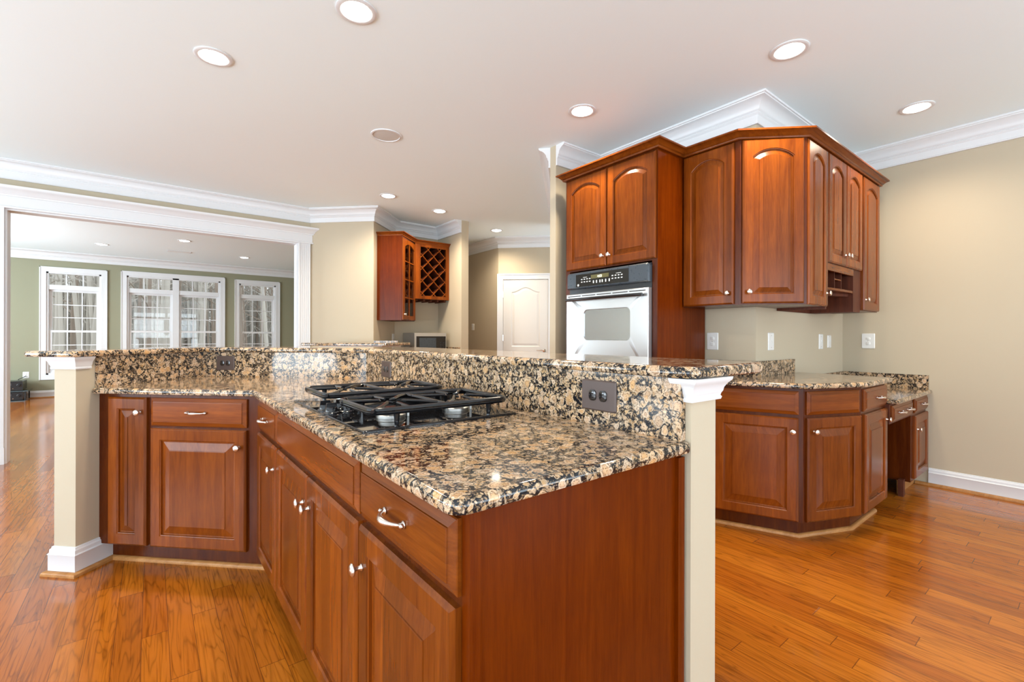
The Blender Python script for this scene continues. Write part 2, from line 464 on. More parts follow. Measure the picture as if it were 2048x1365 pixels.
struct(MB().box(3.34, 3.36, 6.36, 12.4, 0, CEIL).build('wall_family_right', 'wall_green'))
FW = [(-1.583, -0.803, 0.43, 2.40), (-0.412, 1.216, 0.43, 2.42), (1.59, 2.357, 0.43, 2.40)]
wall_with_holes('wall_family_back', 'y', 12.4, 12.52, -4.2, 3.36, FW, 'wall_green')
struct(MB().box(-4.2, 3.34, 6.36, 6.375, 2.35, CEIL).build('wall_family_front', 'wall_green'))

# crown mouldings (offset from wall, z)
CR = [(0, -.17), (.015, -.17), (.018, -.162), (.014, -.158), (.016, -.112), (.022, -.105), (.026, -.098), (.022, -.092), (.030, -.085), (.034, -.078), (.036, -.066), (.046, -.050), (.060, -.036), (.076, -.026), (.090, -.022), (.092, -.016), (.100, -.014), (.100, -.0005), (0, -.0005)]
CR = [(o, CEIL + z) for o, z in CR]
struct(MB().sweep([(XW, -3.5), (XW, YW), (XA, YW), (XA, 2.83), (2.66, 2.83)], CR).build('trim_1', 'trim_white', smooth=True))
struct(MB().sweep([(3.36, 5.47), (3.36, 6.13), (2.674, 6.13), (2.177, 5.633), (1.58, 6.23), (-4.2, 6.23), (-4.2, -3.5), (XW, -3.5)], CR).build('trim_2', 'trim_white', smooth=True))
struct(MB().sweep([(2.66, 2.90), (4.53, 4.77)], CR).build('trim_7', 'trim_white', smooth=True))
struct(MB().sweep([(6.9, 3.6), (4.43, 6.07), (4.43, 9.0)], CR).build('trim_3', 'trim_white', smooth=True))
struct(MB().sweep([(3.34, 12.4), (-4.2, 12.4), (-4.2, 6.375)], CR).build('trim_4', 'trim_white', smooth=True))
# baseboards
BB = [(0, 0), (.016, 0), (.016, .095), (.019, .100), (.013, .106), (.012, .122), (.007, .127), (.006, .135), (0, .137)]
SH = [(.016, 0), (.036, 0), (.035, .010), (.030, .017), (.022, .020), (.016, .020)]
def base(name, path):
    struct(MB().sweep(path, BB).build(name, 'trim_white', smooth=True))
def shoe(path, label):
    tag(MB().sweep(path, SH).build('shoe_moulding', 'oak_shoe', smooth=True), label, 'moulding')
base('baseboard_right', [(XW, -3.5), (XW, 0.85)])
shoe([(XW, -3.5), (XW, 0.93)], 'oak shoe strip along the right wall baseboard')
base('baseboard_family', [(3.34, 12.4), (-4.2, 12.4)])
shoe([(3.34, 12.4), (-4.2, 12.4)], 'oak shoe strip below the far green wall under the windows')
base('baseboard_opening', [(-1.21, 6.23), (-4.2, 6.23)])
base('baseboard_left', [(-4.2, 6.23), (-4.2, -3.5), (XW, -3.5)])
base('baseboard_hall', [(6.9, 3.6), (5.07, 5.43)])

# opening casing: fluted side casings, wide header and cornice
def casing_leg(x0, x1):
    m = MB()
    w = x1 - x0
    m.box(x0, x1, 6.208, 6.23, 0, 2.36)
    m.box(x0, x0 + .02, 6.200, 6.208, 0, 2.36); m.box(x1 - .02, x1, 6.200, 6.208, 0, 2.36)
    for k in range(4):
        cx = x0 + w * (0.26 + 0.16 * k)
        m.box(cx - .006, cx + .006, 6.203, 6.208, 0.15, 2.33)
    m.box(x0 - .004, x1 + .004, 6.196, 6.23, 0, .15)
    return m
t = empty('trim_5', (0, 0, 0), kind='structure')
casing_leg(1.435, 1.575).build('side_casing', 'trim_white', t)
casing_leg(-1.21, -1.065).build('side_casing', 'trim_white', t)
m = MB(); m.box(-1.225, 1.60, 6.204, 6.23, 2.35, 2.47)
m.sweep([(1.60, 6.23), (1.60, 6.204), (-1.225, 6.204), (-1.225, 6.23)], [(0, 2.462), (.012, 2.462), (.014, 2.474), (.022, 2.480), (.030, 2.500), (.052, 2.520), (.062, 2.526), (.066, 2.534), (.066, 2.55), (-.02, 2.55), (-.02, 2.462)])
m.sweep([(1.60, 6.23), (1.60, 6.204), (-1.225, 6.204), (-1.225, 6.23)], [(0, 2.352), (.008, 2.352), (.010, 2.366), (0, 2.372)])
m.build('header_cornice', 'trim_white', t, smooth=True)
m = MB(); m.box(1.42, 1.435, 6.228, 6.362, 0, 2.35); m.box(-1.065, -1.05, 6.228, 6.362, 0, 2.35); m.box(-1.05, 1.42, 6.228, 6.362, 2.335, 2.35)
m.build('jamb', 'trim_white', t)

# ------------------------------------------------------------------ windows
def window(n, axis, c, a0, a1, z0, z1, transom=None, mullion=None, inward=-1, label=None):
    """double hung window; wall plane coordinate c, casing on the room side (inward = sign of room direction)"""
    w = empty('window_%d' % n, (0, 0, 0), kind='structure', label=label)
    def B(m, s, e, d0, d1, zz0, zz1):
        p, q = sorted((c + inward * -1 * d0, c + inward * -1 * d1))
        if axis == 'y': m.box(s, e, p, q, zz0, zz1)
        else: m.box(p, q, s, e, zz0, zz1)
    # depth d: positive goes outward into the wall
    CW = .092
    m = MB()
    B(m, a0 - CW, a0, -.02, 0, z0 - CW, z1 + CW); B(m, a1, a1 + CW, -.02, 0, z0 - CW, z1 + CW)
    B(m, a0, a1, -.02, 0, z1, z1 + CW); B(m, a0, a1, -.02, 0, z0 - CW, z0)
    B(m, a0 - CW, a0 - CW + .015, -.028, -.02, z0 - CW, z1 + CW); B(m, a1 + CW - .015, a1 + CW, -.028, -.02, z0 - CW, z1 + CW)
    B(m, a0 - CW, a1 + CW, -.028, -.02, z1 + CW - .015, z1 + CW)
    m.build('casing', 'trim_white', w)
    m = MB()
    B(m, a0, a0 + .03, 0, .11, z0, z1); B(m, a1 - .03, a1, 0, .11, z0, z1)
    B(m, a0, a1, 0, .11, z1 - .03, z1); B(m, a0, a1, 0, .11, z0, z0 + .03)
    bays = [(a0 + .03, a1 - .03)]
    if mullion:
        B(m, mullion - .055, mullion + .055, 0, .11, z0, z1)
        bays = [(a0 + .03, mullion - .055), (mullion + .055, a1 - .03)]
    top = z1 - .03
    if transom:
        B(m, a0, a1, .01, .11, transom - .045, transom + .045)
        top = transom - .045
    m.build('frame', 'trim_white', w)
    for (s, e) in bays:
        if transom:
            m = MB(); zt0, zt1 = transom + .045, z1 - .03
            for k in (1, 2):
                x = s + (e - s) * k / 3; B(m, x - .009, x + .009, .05, .07, zt0, zt1)
            m.build('transom_bars', 'trim_white', w)
            g = MB(); B(g, s, e, .058, .062, zt0, zt1); g.build('pane', 'window_glass', w)
        zm = (z0 + .03 + top) / 2
        for (q0, q1, dep) in ((z0 + .03, zm + .02, .045), (zm - .02, top, .075)):
            m = MB(); r = .045
            B(m, s, s + r, dep - .015, dep + .015, q0, q1); B(m, e - r, e, dep - .015, dep + .015, q0, q1)
            B(m, s + r, e - r, dep - .015, dep + .015, q0, q0 + (.04 if dep > .05 else .06)); B(m, s + r, e - r, dep - .015, dep + .015, q1 - .04, q1)
            for k in (1, 2):
                x = s + r + (e - s - 2 * r) * k / 3; B(m, x - .008, x + .008, dep - .008, dep + .008, q0 + .03, q1 - .03)
                z = q0 + .04 + (q1 - q0 - .08) * k / 3; B(m, s + r, e - r, dep - .007, dep + .007, z - .008, z + .008)
            sash = m.build('sash', 'trim_white', w)
            g = MB(); B(g, s + r, e - r, dep - .002, dep + .002, q0 + .04, q1 - .04); g.build('pane', 'window_glass', sash)
    return w
window(1, 'y', 12.4, -1.583, -0.803, 0.43, 2.40, transom=2.108)
window(2, 'y', 12.4, -0.412, 1.216, 0.43, 2.42, transom=2.118, mullion=0.402)
window(3, 'y', 12.4, 1.59, 2.357, 0.43, 2.40, transom=2.108)
wn = 4
for (s, e, z0, z1) in LW:
    window(wn, 'x', -4.2, s, e, z0, z1, transom=2.05, mullion=(s + e) / 2, inward=1); wn += 1
for (s, e, z0, z1) in RW:
    window(wn, 'y', -3.5, s, e, z0, z1, transom=2.05, mullion=(s + e) / 2, inward=1); wn += 1

# ------------------------------------------------------------------ peninsula half wall and trims
WP = [sd(2.83, 3.42), sd(3.935, 3.42), (1.079, 2.856), (1.079, .645), (1.20, .645), (1.20, 2.905), sd(4.105, 3.59), sd(2.83, 3.59)]
struct(MB().prism([WP[2], WP[3], WP[4], WP[5]], 0, 1.0745).build('wall_peninsula_right', 'wall_cream'))
struct(MB().prism([WP[1], WP[2], WP[5], WP[6]], 0, 1.0745).build('wall_peninsula_middle', 'wall_cream'))
struct(MB().prism([WP[0], WP[1], WP[6], WP[7]], 0, 1.0745).build('wall_peninsula_left', 'wall_cream'))
run = [(1.079, .69), (1.079, .645), (1.20, .645), (1.20, 2.905), sd(4.105, 3.59), sd(2.83, 3.59), sd(2.83, 3.42), sd(2.925, 3.42)]
run.reverse()   # outside of the wall lies to the left when walked this way
CAP = [(0, 1.0135), (.010, 1.0135), (.012, 1.020), (.009, 1.024), (.011, 1.031), (.014, 1.036), (.016, 1.046), (.023, 1.058), (.031, 1.066), (.033, 1.0742), (0, 1.0742)]
struct(MB().sweep(run, CAP).build('trim_6', 'trim_white', smooth=True))
run2 = [(1.079, .655), (1.079, .645), (1.20, .645), (1.20, 2.905), sd(4.105, 3.59), sd(2.83, 3.59), sd(2.83, 3.42), sd(3.085, 3.42)]
run2.reverse()
struct(MB().sweep(run2, BB).build('baseboard_peninsula', 'trim_white', smooth=True))
shoe(run2, 'oak shoe strip around the foot of the peninsula half wall')

# ------------------------------------------------------------------ cabinet parts
def door_mesh(w, h, arch=0.0, stile=.057, th=.02, glass_open=False):
    """raised panel door, local x right, z up, front towards -y; back plane at y=0"""
    K = 14
    def outline(t):
        x0, x1, z0 = stile + t, w - stile - t, stile + t
        pts = [(x0, z0), (x1, z0)]
        zt = h - stile - t
        if arch <= 0:
            for k in range(K + 1):
                pts.append((x1 + (x0 - x1) * k / K, zt))
        else:
            W2 = (w - 2 * stile) / 2; R = (W2 * W2 + arch * arch) / (2 * arch); cz = h - stile - R
            r = R - t; hx = W2 - t
            a = math.asin(min(1, hx / r))
            for k in range(K + 1):
                q = a - 2 * a * k / K
                pts.append((w / 2 + r * sin(q), cz + r * cos(q)))
        return pts
    op = outline(0)
    n = len(op)
    def rect(inset):
        pts = [(inset, inset), (w - inset, inset)]
        for k in range(K + 1):
            x = op[2 + k][0]
            if k == 0: x = w - inset
            elif k == K: x = inset
            pts.append((x, h - inset))
        return pts
    ls = []
    for ins, y in ((0, 0), (0, -th + .008), (.004, -th + .004), (.005, -th + .003), (.009, -th)):
        ls.append([(x, y, z) for x, z in rect(ins)])
    if glass_open:
        for t, y in ((0, -th), (.004, -th + .006), (.004, 0)):
            ls.append([(x, y, z) for x, z in outline(t)])
        ls.append(ls[0])
        m = MB(); m.loops(ls, True, False, False); return m
    bw = min(.028 if arch > 0 else .042, w * .5 - stile - .020)
    for t, y in ((0, -th), (.003, -th + .0035), (.006, -th + .0045), (.007, -th + .012), (.013, -th + .0125), (.013 + bw * .1, -th + .0115), (.013 + bw * .93, -th + .0035), (.013 + bw * .95, -th + .0010), (.013 + bw, -th + .0005)):
        ls.append([(x, y, z) for x, z in outline(t)])
    m = MB(); m.loops(ls, True, True, True)
    return m
def drawer_mesh(w, h, th=.02):
    ls = []
    def R(i, y): return [(i, y, i), (w - i, y, i), (w - i, y, h - i), (i, y, h - i)]
    for i, y in ((0, 0), (0, -th + .012), (.002, -th + .010), (.019, -th + .0035), (.0195, -th + .0005), (.022, -th)):
        ls.append(R(i, y))
    m = MB(); m.loops(ls, True, True, True); return m
KN = MB().lathe([(.0001, 0), (.0085, 0), (.0085, .002), (.0055, .004), (.0048, .014), (.007, .018), (.0135, .020), (.0160, .0225), (.0155, .0255), (.0110, .0285), (.0001, .0300)], (0, 0, 0), (0, -1, 0), 18, False)
_kme = None
def knob(parent, x, z, y=-.02):
    global _kme
    if _kme is None:
        o = KN.build('knob', 'nickel', parent, (x, y, z), smooth='all'); _kme = o.data
    else:
        o = bpy.data.objects.new('knob', _kme); C.objects.link(o); o.parent = parent; o.location = (x, y, z)
    return o
_pme = None
def pull(parent, x, z, y=-.02):
    global _pme
    if _pme is None:
        m = MB(); L = .048; pts = []; rr = []
        for k in range(17):
            t = k / 16; xx = -L + 2 * L * t
            pts.append((xx, -.006 - .022 * sin(pi * t) ** .75, 0))
            rr.append(.0038 + .0040 * sin(pi * t) ** 3)
        m.tube(pts, rr, 10)
        for s in (-1, 1):
            m.lathe([(.0001, 0), (.0085, 0), (.0085, .003), (.005, .005), (.005, .009), (.0001, .011)], (s * L, 0, 0), (0, -1, 0), 14, False)
            m.lathe([(.0001, 0), (.004, 0), (.0058, .003), (.0042, .006), (.0058, .009), (.0045, .013), (.0001, .015)], (s * (L - .004), -.007, 0), (s, -.1, 0), 12, False)
        o = m.build('pull_handle', 'nickel', parent, (x, y, z), smooth='all'); _pme = o.data
    else:
        o = bpy.data.objects.new('pull_handle', _pme); C.objects.link(o); o.parent = parent; o.location = (x, y, z)
    return o
def unit(name, label, origin, phi, poly, z0, z1, cat='cabinet', group=None, mat='cherry_frame'):
    """cabinet: Empty at the lower left of its face; body from a world polygon"""
    e = empty(name, (origin[0], origin[1], 0), phi, label, cat, group)
    MB().prism(to_local(poly, origin, phi), z0, z1).build('body', mat, e)
    return e
def toe(e, origin, phi, path, mat='cherry_frame'):
    MB().sweep(to_local(path, origin, phi), [(0, 0), (0, .105), (-.02, .105), (-.02, 0)]).build('toe_kick', mat, e)
def add_door(e, x0, x1, z0, z1, arch=0, kn=None, y=0):
    d = door_mesh(x1 - x0, z1 - z0, arch).build('door', 'cherry_v', e, (x0, y, z0))
    if kn: knob(d, kn[0] - x0, kn[1] - z0)
    return d
def add_drawer(e, x0, x1, z0, z1, pulls=(), name='drawer', y=0):
    d = drawer_mesh(x1 - x0, z1 - z0).build(name, 'cherry_h', e, (x0, y, z0))
    for p in pulls: pull(d, p - x0, (z1 - z0) / 2)
    return d
TZ0, TZ1, DZ0, DZ1, PZ0, PZ1 = 0.0, 0.105, .110, .712, .730, .866
A_ = -pi / 2; D_ = -pi / 4

# ---- peninsula, cooktop side (faces -x). frame plane x=.422; local x runs towards -y
FX = .422
def ul(y): return None
e = unit('base_cabinet', 'cherry base cabinet with top drawer and door at the near end of the peninsula', (FX, 1.150), A_, [(FX, .682), (FX, 1.15), (1.079, 1.15), (1.079, .682)], .105, .882)
X = lambda y: 1.150 - y
add_drawer(e, X(1.141), X(.684), PZ0, PZ1, [X(.921)])
add_door(e, X(1.141), X(.684), DZ0, DZ1, 0, (X(1.112), .617))
m = MB().box(X(.682), X(.665), 0.0, .645, 0, .882); m.box(X(.665), X(.658), .0, .022, 0, .882); m.box(X(.665), X(.655), .618, .645, 0, .875)
m.build('side_panel', 'cherry_panel', e)
toe(e, (FX, 1.150), A_, [(.482, .682), (.482, 1.150)])
e = unit('cooktop_cabinet', 'wide cherry cabinet below the cooktop with a long false drawer and two doors', (FX, 2.112), A_, [(FX, 1.151), (FX, 2.112), (1.079, 2.112), (1.079, 1.151)], .105, .882)
X = lambda y: 2.112 - y
add_drawer(e, X(2.103), X(1.159), PZ0, PZ1, [], 'false_drawer_front')
add_door(e, X(2.103), X(1.636), DZ0, DZ1, 0, (X(1.668), .618))
add_door(e, X(1.628), X(1.159), DZ0, DZ1, 0, (X(1.596), .618))
toe(e, (FX, 2.112), A_, [(.482, 1.151), (.482, 2.112)])
e = unit('base_cabinet', 'narrow cherry cabinet with small drawer and door in the inside corner of the peninsula', (FX, 2.571), A_, [(FX, 2.113), (FX, 2.571), (1.079, 2.855), (1.079, 2.113)], .105, .882)
X = lambda y: 2.571 - y
add_drawer(e, X(2.545), X(2.122), PZ0, PZ1, [X(2.33)])
add_door(e, X(2.545), X(2.122), DZ0, DZ1, 0, (X(2.155), .617))
toe(e, (FX, 2.571), A_, [(.482, 2.113), (.482, 2.594)])
# ---- peninsula, diagonal side (faces (-1,-1)). frame line x+y=2.993; origin at the left end against the half wall
O2 = sd(2.993, 3.42)
def s2(p):  # distance along the frame line from O2
    return (p[0] - O2[0]) * sqrt(.5) * 2 * .5 + (O2[1] - p[1]) * sqrt(.5) * 2 * .5
L_n0 = (-.182 - O2[0] + .014) * sqrt(2); L_n1 = (-.027 - O2[0] + .014) * sqrt(2)
L_w0 = (-.011 - O2[0] + .014) * sqrt(2); L_w1 = (.361 - O2[0] + .014) * sqrt(2)
LB = (L_n1 + L_w0) / 2; LC = (.422 - O2[0]) * sqrt(2)
def along(s, line=2.993):
    x = O2[0] + s / sqrt(2); return (x + (line - 2.993) / 2, O2[1] - s / sqrt(2) + (line - 2.993) / 2)
e = unit('base_cabinet', 'slim full height cherry cabinet beside the left end of the half wall', O2, D_, [O2, along(LB - .001), along(LB - .001, 3.934), sd(3.934, 3.42)], .105, .882)
add_door(e, L_n0, L_n1, DZ0, PZ1, 0, (L_n1 - .030, .792))
toe(e, O2, D_, [along(LB, 3.076), sd(3.076, 3.42)])
e = unit('base_cabinet', 'cherry cabinet with one wide drawer and door on the diagonal of the peninsula', along(LB), D_, [along(LB), (.422, 2.571), (1.078, 2.856), along(LB, 3.934)], .105, .882)
add_drawer(e, L_w0 - LB, L_w1 - LB, PZ0 - .006, PZ1, [(L_w0 + L_w1) / 2 - LB])
add_door(e, L_w0 - LB, L_w1 - LB, DZ0, DZ1, 0, (L_w1 - LB - .033, .629))
toe(e, along(LB), D_, [(.482, 2.594), along(LB, 3.076)])
SHK = [(0, 0), (.019, 0), (.018, .010), (.013, .017), (.005, .020), (0, .020)]
tp = [(.497, .70), (.497, 2.60), along(.0, 3.099)]
tp = [(.4815, .682), (.4815, 2.594), sd(3.0755, 3.39)]
tag(MB().sweep(tp, SHK).build('shoe_moulding', 'oak_shoe', smooth=True), 'worn oak shoe strip at the toe kick under the peninsula cabinets', 'moulding')

# ---- stone
K = [(.38, .641), (.38, 2.55), sd(2.93, 3.418), sd(3.933, 3.418), (1.077, 2.856), (1.077, .641)]
tag(MB().slab(round_poly(K, [.035, .0, .012, 0, 0, .012]), .884, .914).build('granite_countertop', 'granite', smooth=True), 'polished brown granite countertop around the cooktop', 'countertop')
SPL = [sd(2.96, 3.385), sd(3.90, 3.385), (1.054, 2.846), (1.054, .66), (1.078, .66), (1.078, 2.8555), sd(3.933, 3.418), sd(2.96, 3.418)]
tag(MB().prism(SPL, .9145, 1.074).build('granite_backsplash', 'granite'), 'tall brown granite backsplash between countertop and raised bar', 'backsplash')
BAR = [sd(2.76, 3.36), sd(3.88, 3.36), (1.04, 2.84), (1.04, .62), (1.475, .62), (1.475, 3.015), sd(4.49, 3.79), sd(2.76, 3.79)]
tag(MB().slab(round_poly(BAR, [.03, 0, 0, .05, .06, .03, .03, .05]), 1.0747, 1.105).build('raised_bar_top', 'granite', smooth=True), 'raised brown granite bar top running the length of the peninsula', 'bar top')

# ------------------------------------------------------------------ outlets
def rounded_rect(w, h, r, seg=4):
    return round_poly([(-w / 2, -h / 2), (w / 2, -h / 2), (w / 2, h / 2), (-w / 2, h / 2)], r, seg)
def plate_mesh(w, h, d=.006):
    m = MB(); a = rounded_rect(w, h, .006); b = rounded_rect(w - .008, h - .008, .004)
    m.loops([[(x, 0, z) for x, z in a], [(x, -d * .45, z) for x, z in a], [(x, -d, z) for x, z in b]], True, True, True)
    return m
def duplex(loc, phi, label, brown=False, w=.072, h=.116, horizontal=False, cat='outlet', name='power_outlet', group=None):
    e = empty(name, loc, phi, label, cat, group)
    plate_mesh(w, h).build('plate', 'plate_brown' if brown else 'plate_white', e)
    for k in (-1, 1):
        cx, cz = (k * .0205, 0) if horizontal else (0, k * .0205)
        m = MB(); rr = round_poly([(-.014, -.0165), (.014, -.0165), (.014, .0165), (-.014, .0165)] if horizontal else [(-.0165, -.014), (.0165, -.014), (.0165, .014), (-.0165, .014)], .011, 5)
        m.loops([[(cx + x, -.004, cz + z) for x, z in rr], [(cx + x, -.0085, cz + z) for x, z in rr], [(cx + x * .93, -.0092, cz + z * .93) for x, z in rr]], True, True, True)
        s = m.build('socket', 'socket_black' if brown else 'plate_white', e, smooth=True)
        m = MB()
        if horizontal:
            m.box(cx - .004, cx + .006, -.0097, -.009, cz + .0045, cz + .0065); m.box(cx - .004, cx + .004, -.0097, -.009, cz - .0065, cz - .0045)
            m.box(cx - .0115, cx - .0075, -.0097, -.009, cz - .002, cz + .002)
        else:
            m.box(cx - .0065, cx - .0045, -.0097, -.009, cz - .001, cz + .008); m.box(cx + .0045, cx + .0065, -.0097, -.009, cz, cz + .007)
            m.box(cx - .002, cx + .002, -.0097, -.009, cz - .009, cz - .005)
        m.build('slots', 'dark_gap' if brown else 'plate_grey', s)
    MB().lathe([(.003, 0), (.003, .001), (.0001, .0018)], (0, -.006, 0), (0, -1, 0), 10).build('screw', 'nickel' if not brown else 'plate_brown', e)
    return e
def switch(loc, phi, label, w=.072, h=.116, cat='switch', name='light_switch', n=1):
    e = empty(name, loc, phi, label, cat)
    plate_mesh(w, h).build('plate', 'plate_white', e)
    for k in range(n):
        x = (k - (n - 1) / 2) * .046
        m = MB().box(x - .005, x + .005, -.0068, -.0055, -.012, .012); m.box(x - .0035, x + .0035, -.013, -.006, 0, .007)
        m.build('toggle', 'plate_white', e)
        for z in (-.042, .042):
            MB().lathe([(.003, 0), (.003, .001), (.0001, .0015)], (x, -.006, z), (0, -1, 0), 8).build('screw', 'plate_grey', e)
    return e
duplex((1.054, .930, 1.004), A_, 'brown metal double outlet plate nearest the front, in the granite backsplash', True, .135, .092, True)
duplex((1.054, 2.525, .992), A_, 'brown outlet plate in the backsplash behind the cooktop', True, .13, .092, True)
duplex((*sd(3.90, 3.145), 1.004), D_, 'brown outlet plate in the left diagonal part of the backsplash', True, .125, .092, True)

# ------------------------------------------------------------------ gas cooktop
ct = empty('gas_cooktop', (.7175, 1.632, .914), 0, 'black glass gas cooktop with two long grates set in the granite', 'cooktop')
def L3(x, y, z): return (x - .7175, y - 1.632, z - .914)
m = MB(); po = round_poly([(-.267, -.397), (.267, -.397), (.267, .397), (-.267, .397)], .012, 4)
m.loops([[(x, y, .0005) for x, y in po], [(x, y, .005) for x, y in po], [(x * .992, y * .994, .007) for x, y in po]], True, True, True)
m.build('glass_top', 'black_glass', ct, smooth=True)
def grate(y0, y1):
    g = MB(); x0, x1 = .488, .965; z = .968
    cs = round_poly([(x0, y0), (x1, y0), (x1, y1), (x0, y1)], .04, 5)
    g.tube([L3(x, y, z) for x, y in cs], .0085, 8, True)
    g.tube([L3(x, y, z - .006) for x, y in cs], .0075, 6, True)
    ym = (y0 + y1) / 2; xm = (x0 + x1) / 2
    g.tube([L3(xm, y0, z), L3(xm, ym, z + .001), L3(xm, y1, z)], .0065, 6)
    for cx in (x0 + .118, x1 - .118):
        for k in range(4):
            a = pi / 4 + k * pi / 2 + .12
            dx, dy = cos(a), sin(a)
            t = min(.125 / abs(dx), (y1 - y0) / 2 / abs(dy))
            px, py = -dy, dx
            inner = .038
            P = [L3(cx + dx * t, ym + dy * t, z), L3(cx + dx * t * .6 + px * .006, ym + dy * t * .6 + py * .006, z + .003), L3(cx + dx * inner, ym + dy * inner, z + .005), L3(cx + dx * inner * .8 + px * .014, ym + dy * inner * .8 + py * .014, z + .002)]
            g.tube(P, [.006, .006, .0055, .004], 6)
        for s in (-1, 1):
            g.tube([L3(cx, ym + s * (y1 - y0) / 2, z), L3(cx, ym + s * .05, z + .004)], [.006, .0045], 6)
    go = g.build('grate', 'black_enamel', ct, smooth=True)
    for fx in (x0 + .075, x1 - .075):
        for fy in (y0 + .012, y1 - .012):
            MB().tube([L3(fx, fy, .9212), L3(fx, fy, .962)], [.0065, .011], 8).build('foot', 'black_enamel', go, smooth=True)
    for cx in (x0 + .118, x1 - .118):
        b = MB().lathe([(.047, .9212 - .914), (.047, .930 - .914), (.040, .934 - .914), (.040, .944 - .914), (.036, .946 - .914), (.0001, .946 - .914)], L3(cx, ym, .914), (0, 0, 1), 24).build('burner', 'burner_metal', ct, smooth=True)
        MB().lathe([(.033, .9462 - .914), (.034, .950 - .914), (.030, .954 - .914), (.0001, .955 - .914)], L3(cx, ym, .914), (0, 0, 1), 24).build('burner_cap', 'black_enamel', b, smooth=True)
        MB().lathe([(.004, .9212 - .914), (.004, .95 - .914), (.002, .955 - .914)], L3(cx + .05, ym - .02, .914), (0, 0, 1), 8).build('igniter', 'plate_white', b)
grate(1.262, 1.570); grate(1.705, 2.005)
v = MB(); v.box(*[q for q in (L3(.70, 0, 0)[0], L3(.955, 0, 0)[0])], L3(0, 1.592, 0)[1], L3(0, 1.684, 0)[1], .9212 - .914, .959 - .914)
vo = v.build('downdraft_vent', 'black_enamel', ct)
v = MB()
for k in range(6):
    xx = .565 + k * .025
    v.tube([L3(xx, 1.594, .955), L3(xx + .004, 1.638, .963), L3(xx, 1.682, .955)], .006, 6)
v.tube([L3(.56, 1.594, .95), L3(.70, 1.594, .95)], .006, 6); v.tube([L3(.56, 1.682, .95), L3(.70, 1.682, .95)], .006, 6)
v.box(L3(.56, 0, 0)[0], L3(.70, 0, 0)[0], L3(0, 1.598, 0)[1], L3(0, 1.678, 0)[1], .9212 - .914, .935 - .914)
v.build('vent_louvres', 'black_enamel', vo, smooth=True)
for (kx, ky) in ((.475, 1.602), (.475, 1.672), (.527, 1.602), (.527, 1.672)):
    kb = MB().lathe([(.026, 0), (.026, .003), (.021, .006), (.019, .018), (.017, .021), (.0001, .021)], L3(kx, ky, .9212), (0, 0, 1), 20).build('control_knob', 'black_enamel', ct, smooth=True)
    g = MB(); lx, ly, lz = L3(kx, ky, .9212)
    g.loops([[(lx + sx * .018, ly + sy * .005, lz + .020) for sx, sy in ((-1, -1), (1, -1), (1, 1), (-1, 1))], [(lx + sx * .016, ly + sy * .0035, lz + .034) for sx, sy in ((-1, -1), (1, -1), (1, 1), (-1, 1))]], True, True, True)
    g.build('grip', 'black_enamel', kb)

# ------------------------------------------------------------------ right side: base cabinets
F1, F2 = radians(-67.5), radians(-22.5)
c1, c2 = (2.942, 1.047), (3.36, .874)
c1f, c2f = (2.957, 1.062), (3.364, .894)
u1 = (.3827, -.9239)
def on1(s): return (c1f[0] - u1[0] * s, c1f[1] - u1[1] * s)   # s back from corner
T1 = .799
TQ = offset_poly([(3.86, .894), c2f, c1f, on1(.50), on1(T1)], -.058, False)
e = unit('base_cabinet', 'cherry base cabinet with two-tone drawer front facing the peninsula', on1(.50), F1, [c1f, on1(.50), (3.2, 1.60), (3.2, 1.445)], .105, .882)
add_drawer(e, .02, .50 - .022, PZ0, PZ1)
add_door(e, .02, .50 - .022, DZ0, DZ1, 0, (.50 - .052, .632))
toe(e, on1(.50), F1, [TQ[2], TQ[3]])
e = unit('base_cabinet', 'cherry base cabinet between the wall oven and the angled corner, partly behind the bar', on1(T1), F1, [on1(.501), on1(T1), (3.2, 1.795), (3.2, 1.602)], .105, .882)
add_drawer(e, .012, T1 - .501 - .01, PZ0, PZ1)
add_door(e, .012, T1 - .501 - .01, DZ0, DZ1, 0, (.04, .632))
toe(e, on1(T1), F1, [TQ[3], TQ[4]])
L2 = sqrt((c2f[0] - c1f[0]) ** 2 + (c2f[1] - c1f[1]) ** 2)
e = unit('base_cabinet', 'cherry base cabinet on the angled front with plain false drawer and streaky door', c1f, F2, [c1f, (3.2, 1.445 - .001), (3.363, 1.438), c2f], .105, .882)
add_drawer(e, .018, L2 - .022, PZ0, PZ1, [], 'false_drawer_front')
add_door(e, .018, L2 - .012, DZ0, DZ1, 0, (.058, .635))
toe(e, c1f, F2, [TQ[1], TQ[2]])
e = unit('base_cabinet', 'narrow cherry base cabinet with pulled drawer just left of the low desk', c2f, 0, [c2f, (3.366, 1.438), (3.86, 1.438), (3.86, .894)], .105, .882)
add_drawer(e, .022, .487, PZ0, PZ1, [.29]); add_door(e, .028, .487, DZ0, DZ1, 0, (.45, .640))
toe(e, c2f, 0, [TQ[0], TQ[1]])
tag(MB().sweep(offset_poly([(3.86, .894), c2f, c1f, on1(T1)], -.0585, False), SHK).build('shoe_moulding', 'oak_shoe', smooth=True), 'oak shoe strip around the foot of the angled right-hand cabinets', 'moulding')
KR = [(2.603, 1.797), (2.923, 1.028), (3.355, .849), (3.885, .849), (3.885, 1.438), (3.203, 1.438), (3.203, 1.797)]
tag(MB().slab(round_poly(KR, [0, .02, .02, .04, 0, 0, 0]), .884, .914).build('granite_countertop', 'granite', smooth=True), 'angular brown granite countertop below the right-hand wall cabinets', 'countertop')
tag(MB().prism([(3.183, 1.796), (3.183, 1.42), (3.80, 1.42), (3.80, 1.439), (3.204, 1.439), (3.204, 1.796)], .9145, 1.018).build('granite_backsplash', 'granite'), 'short granite backsplash wrapping the wall corner beside the wall oven', 'backsplash')
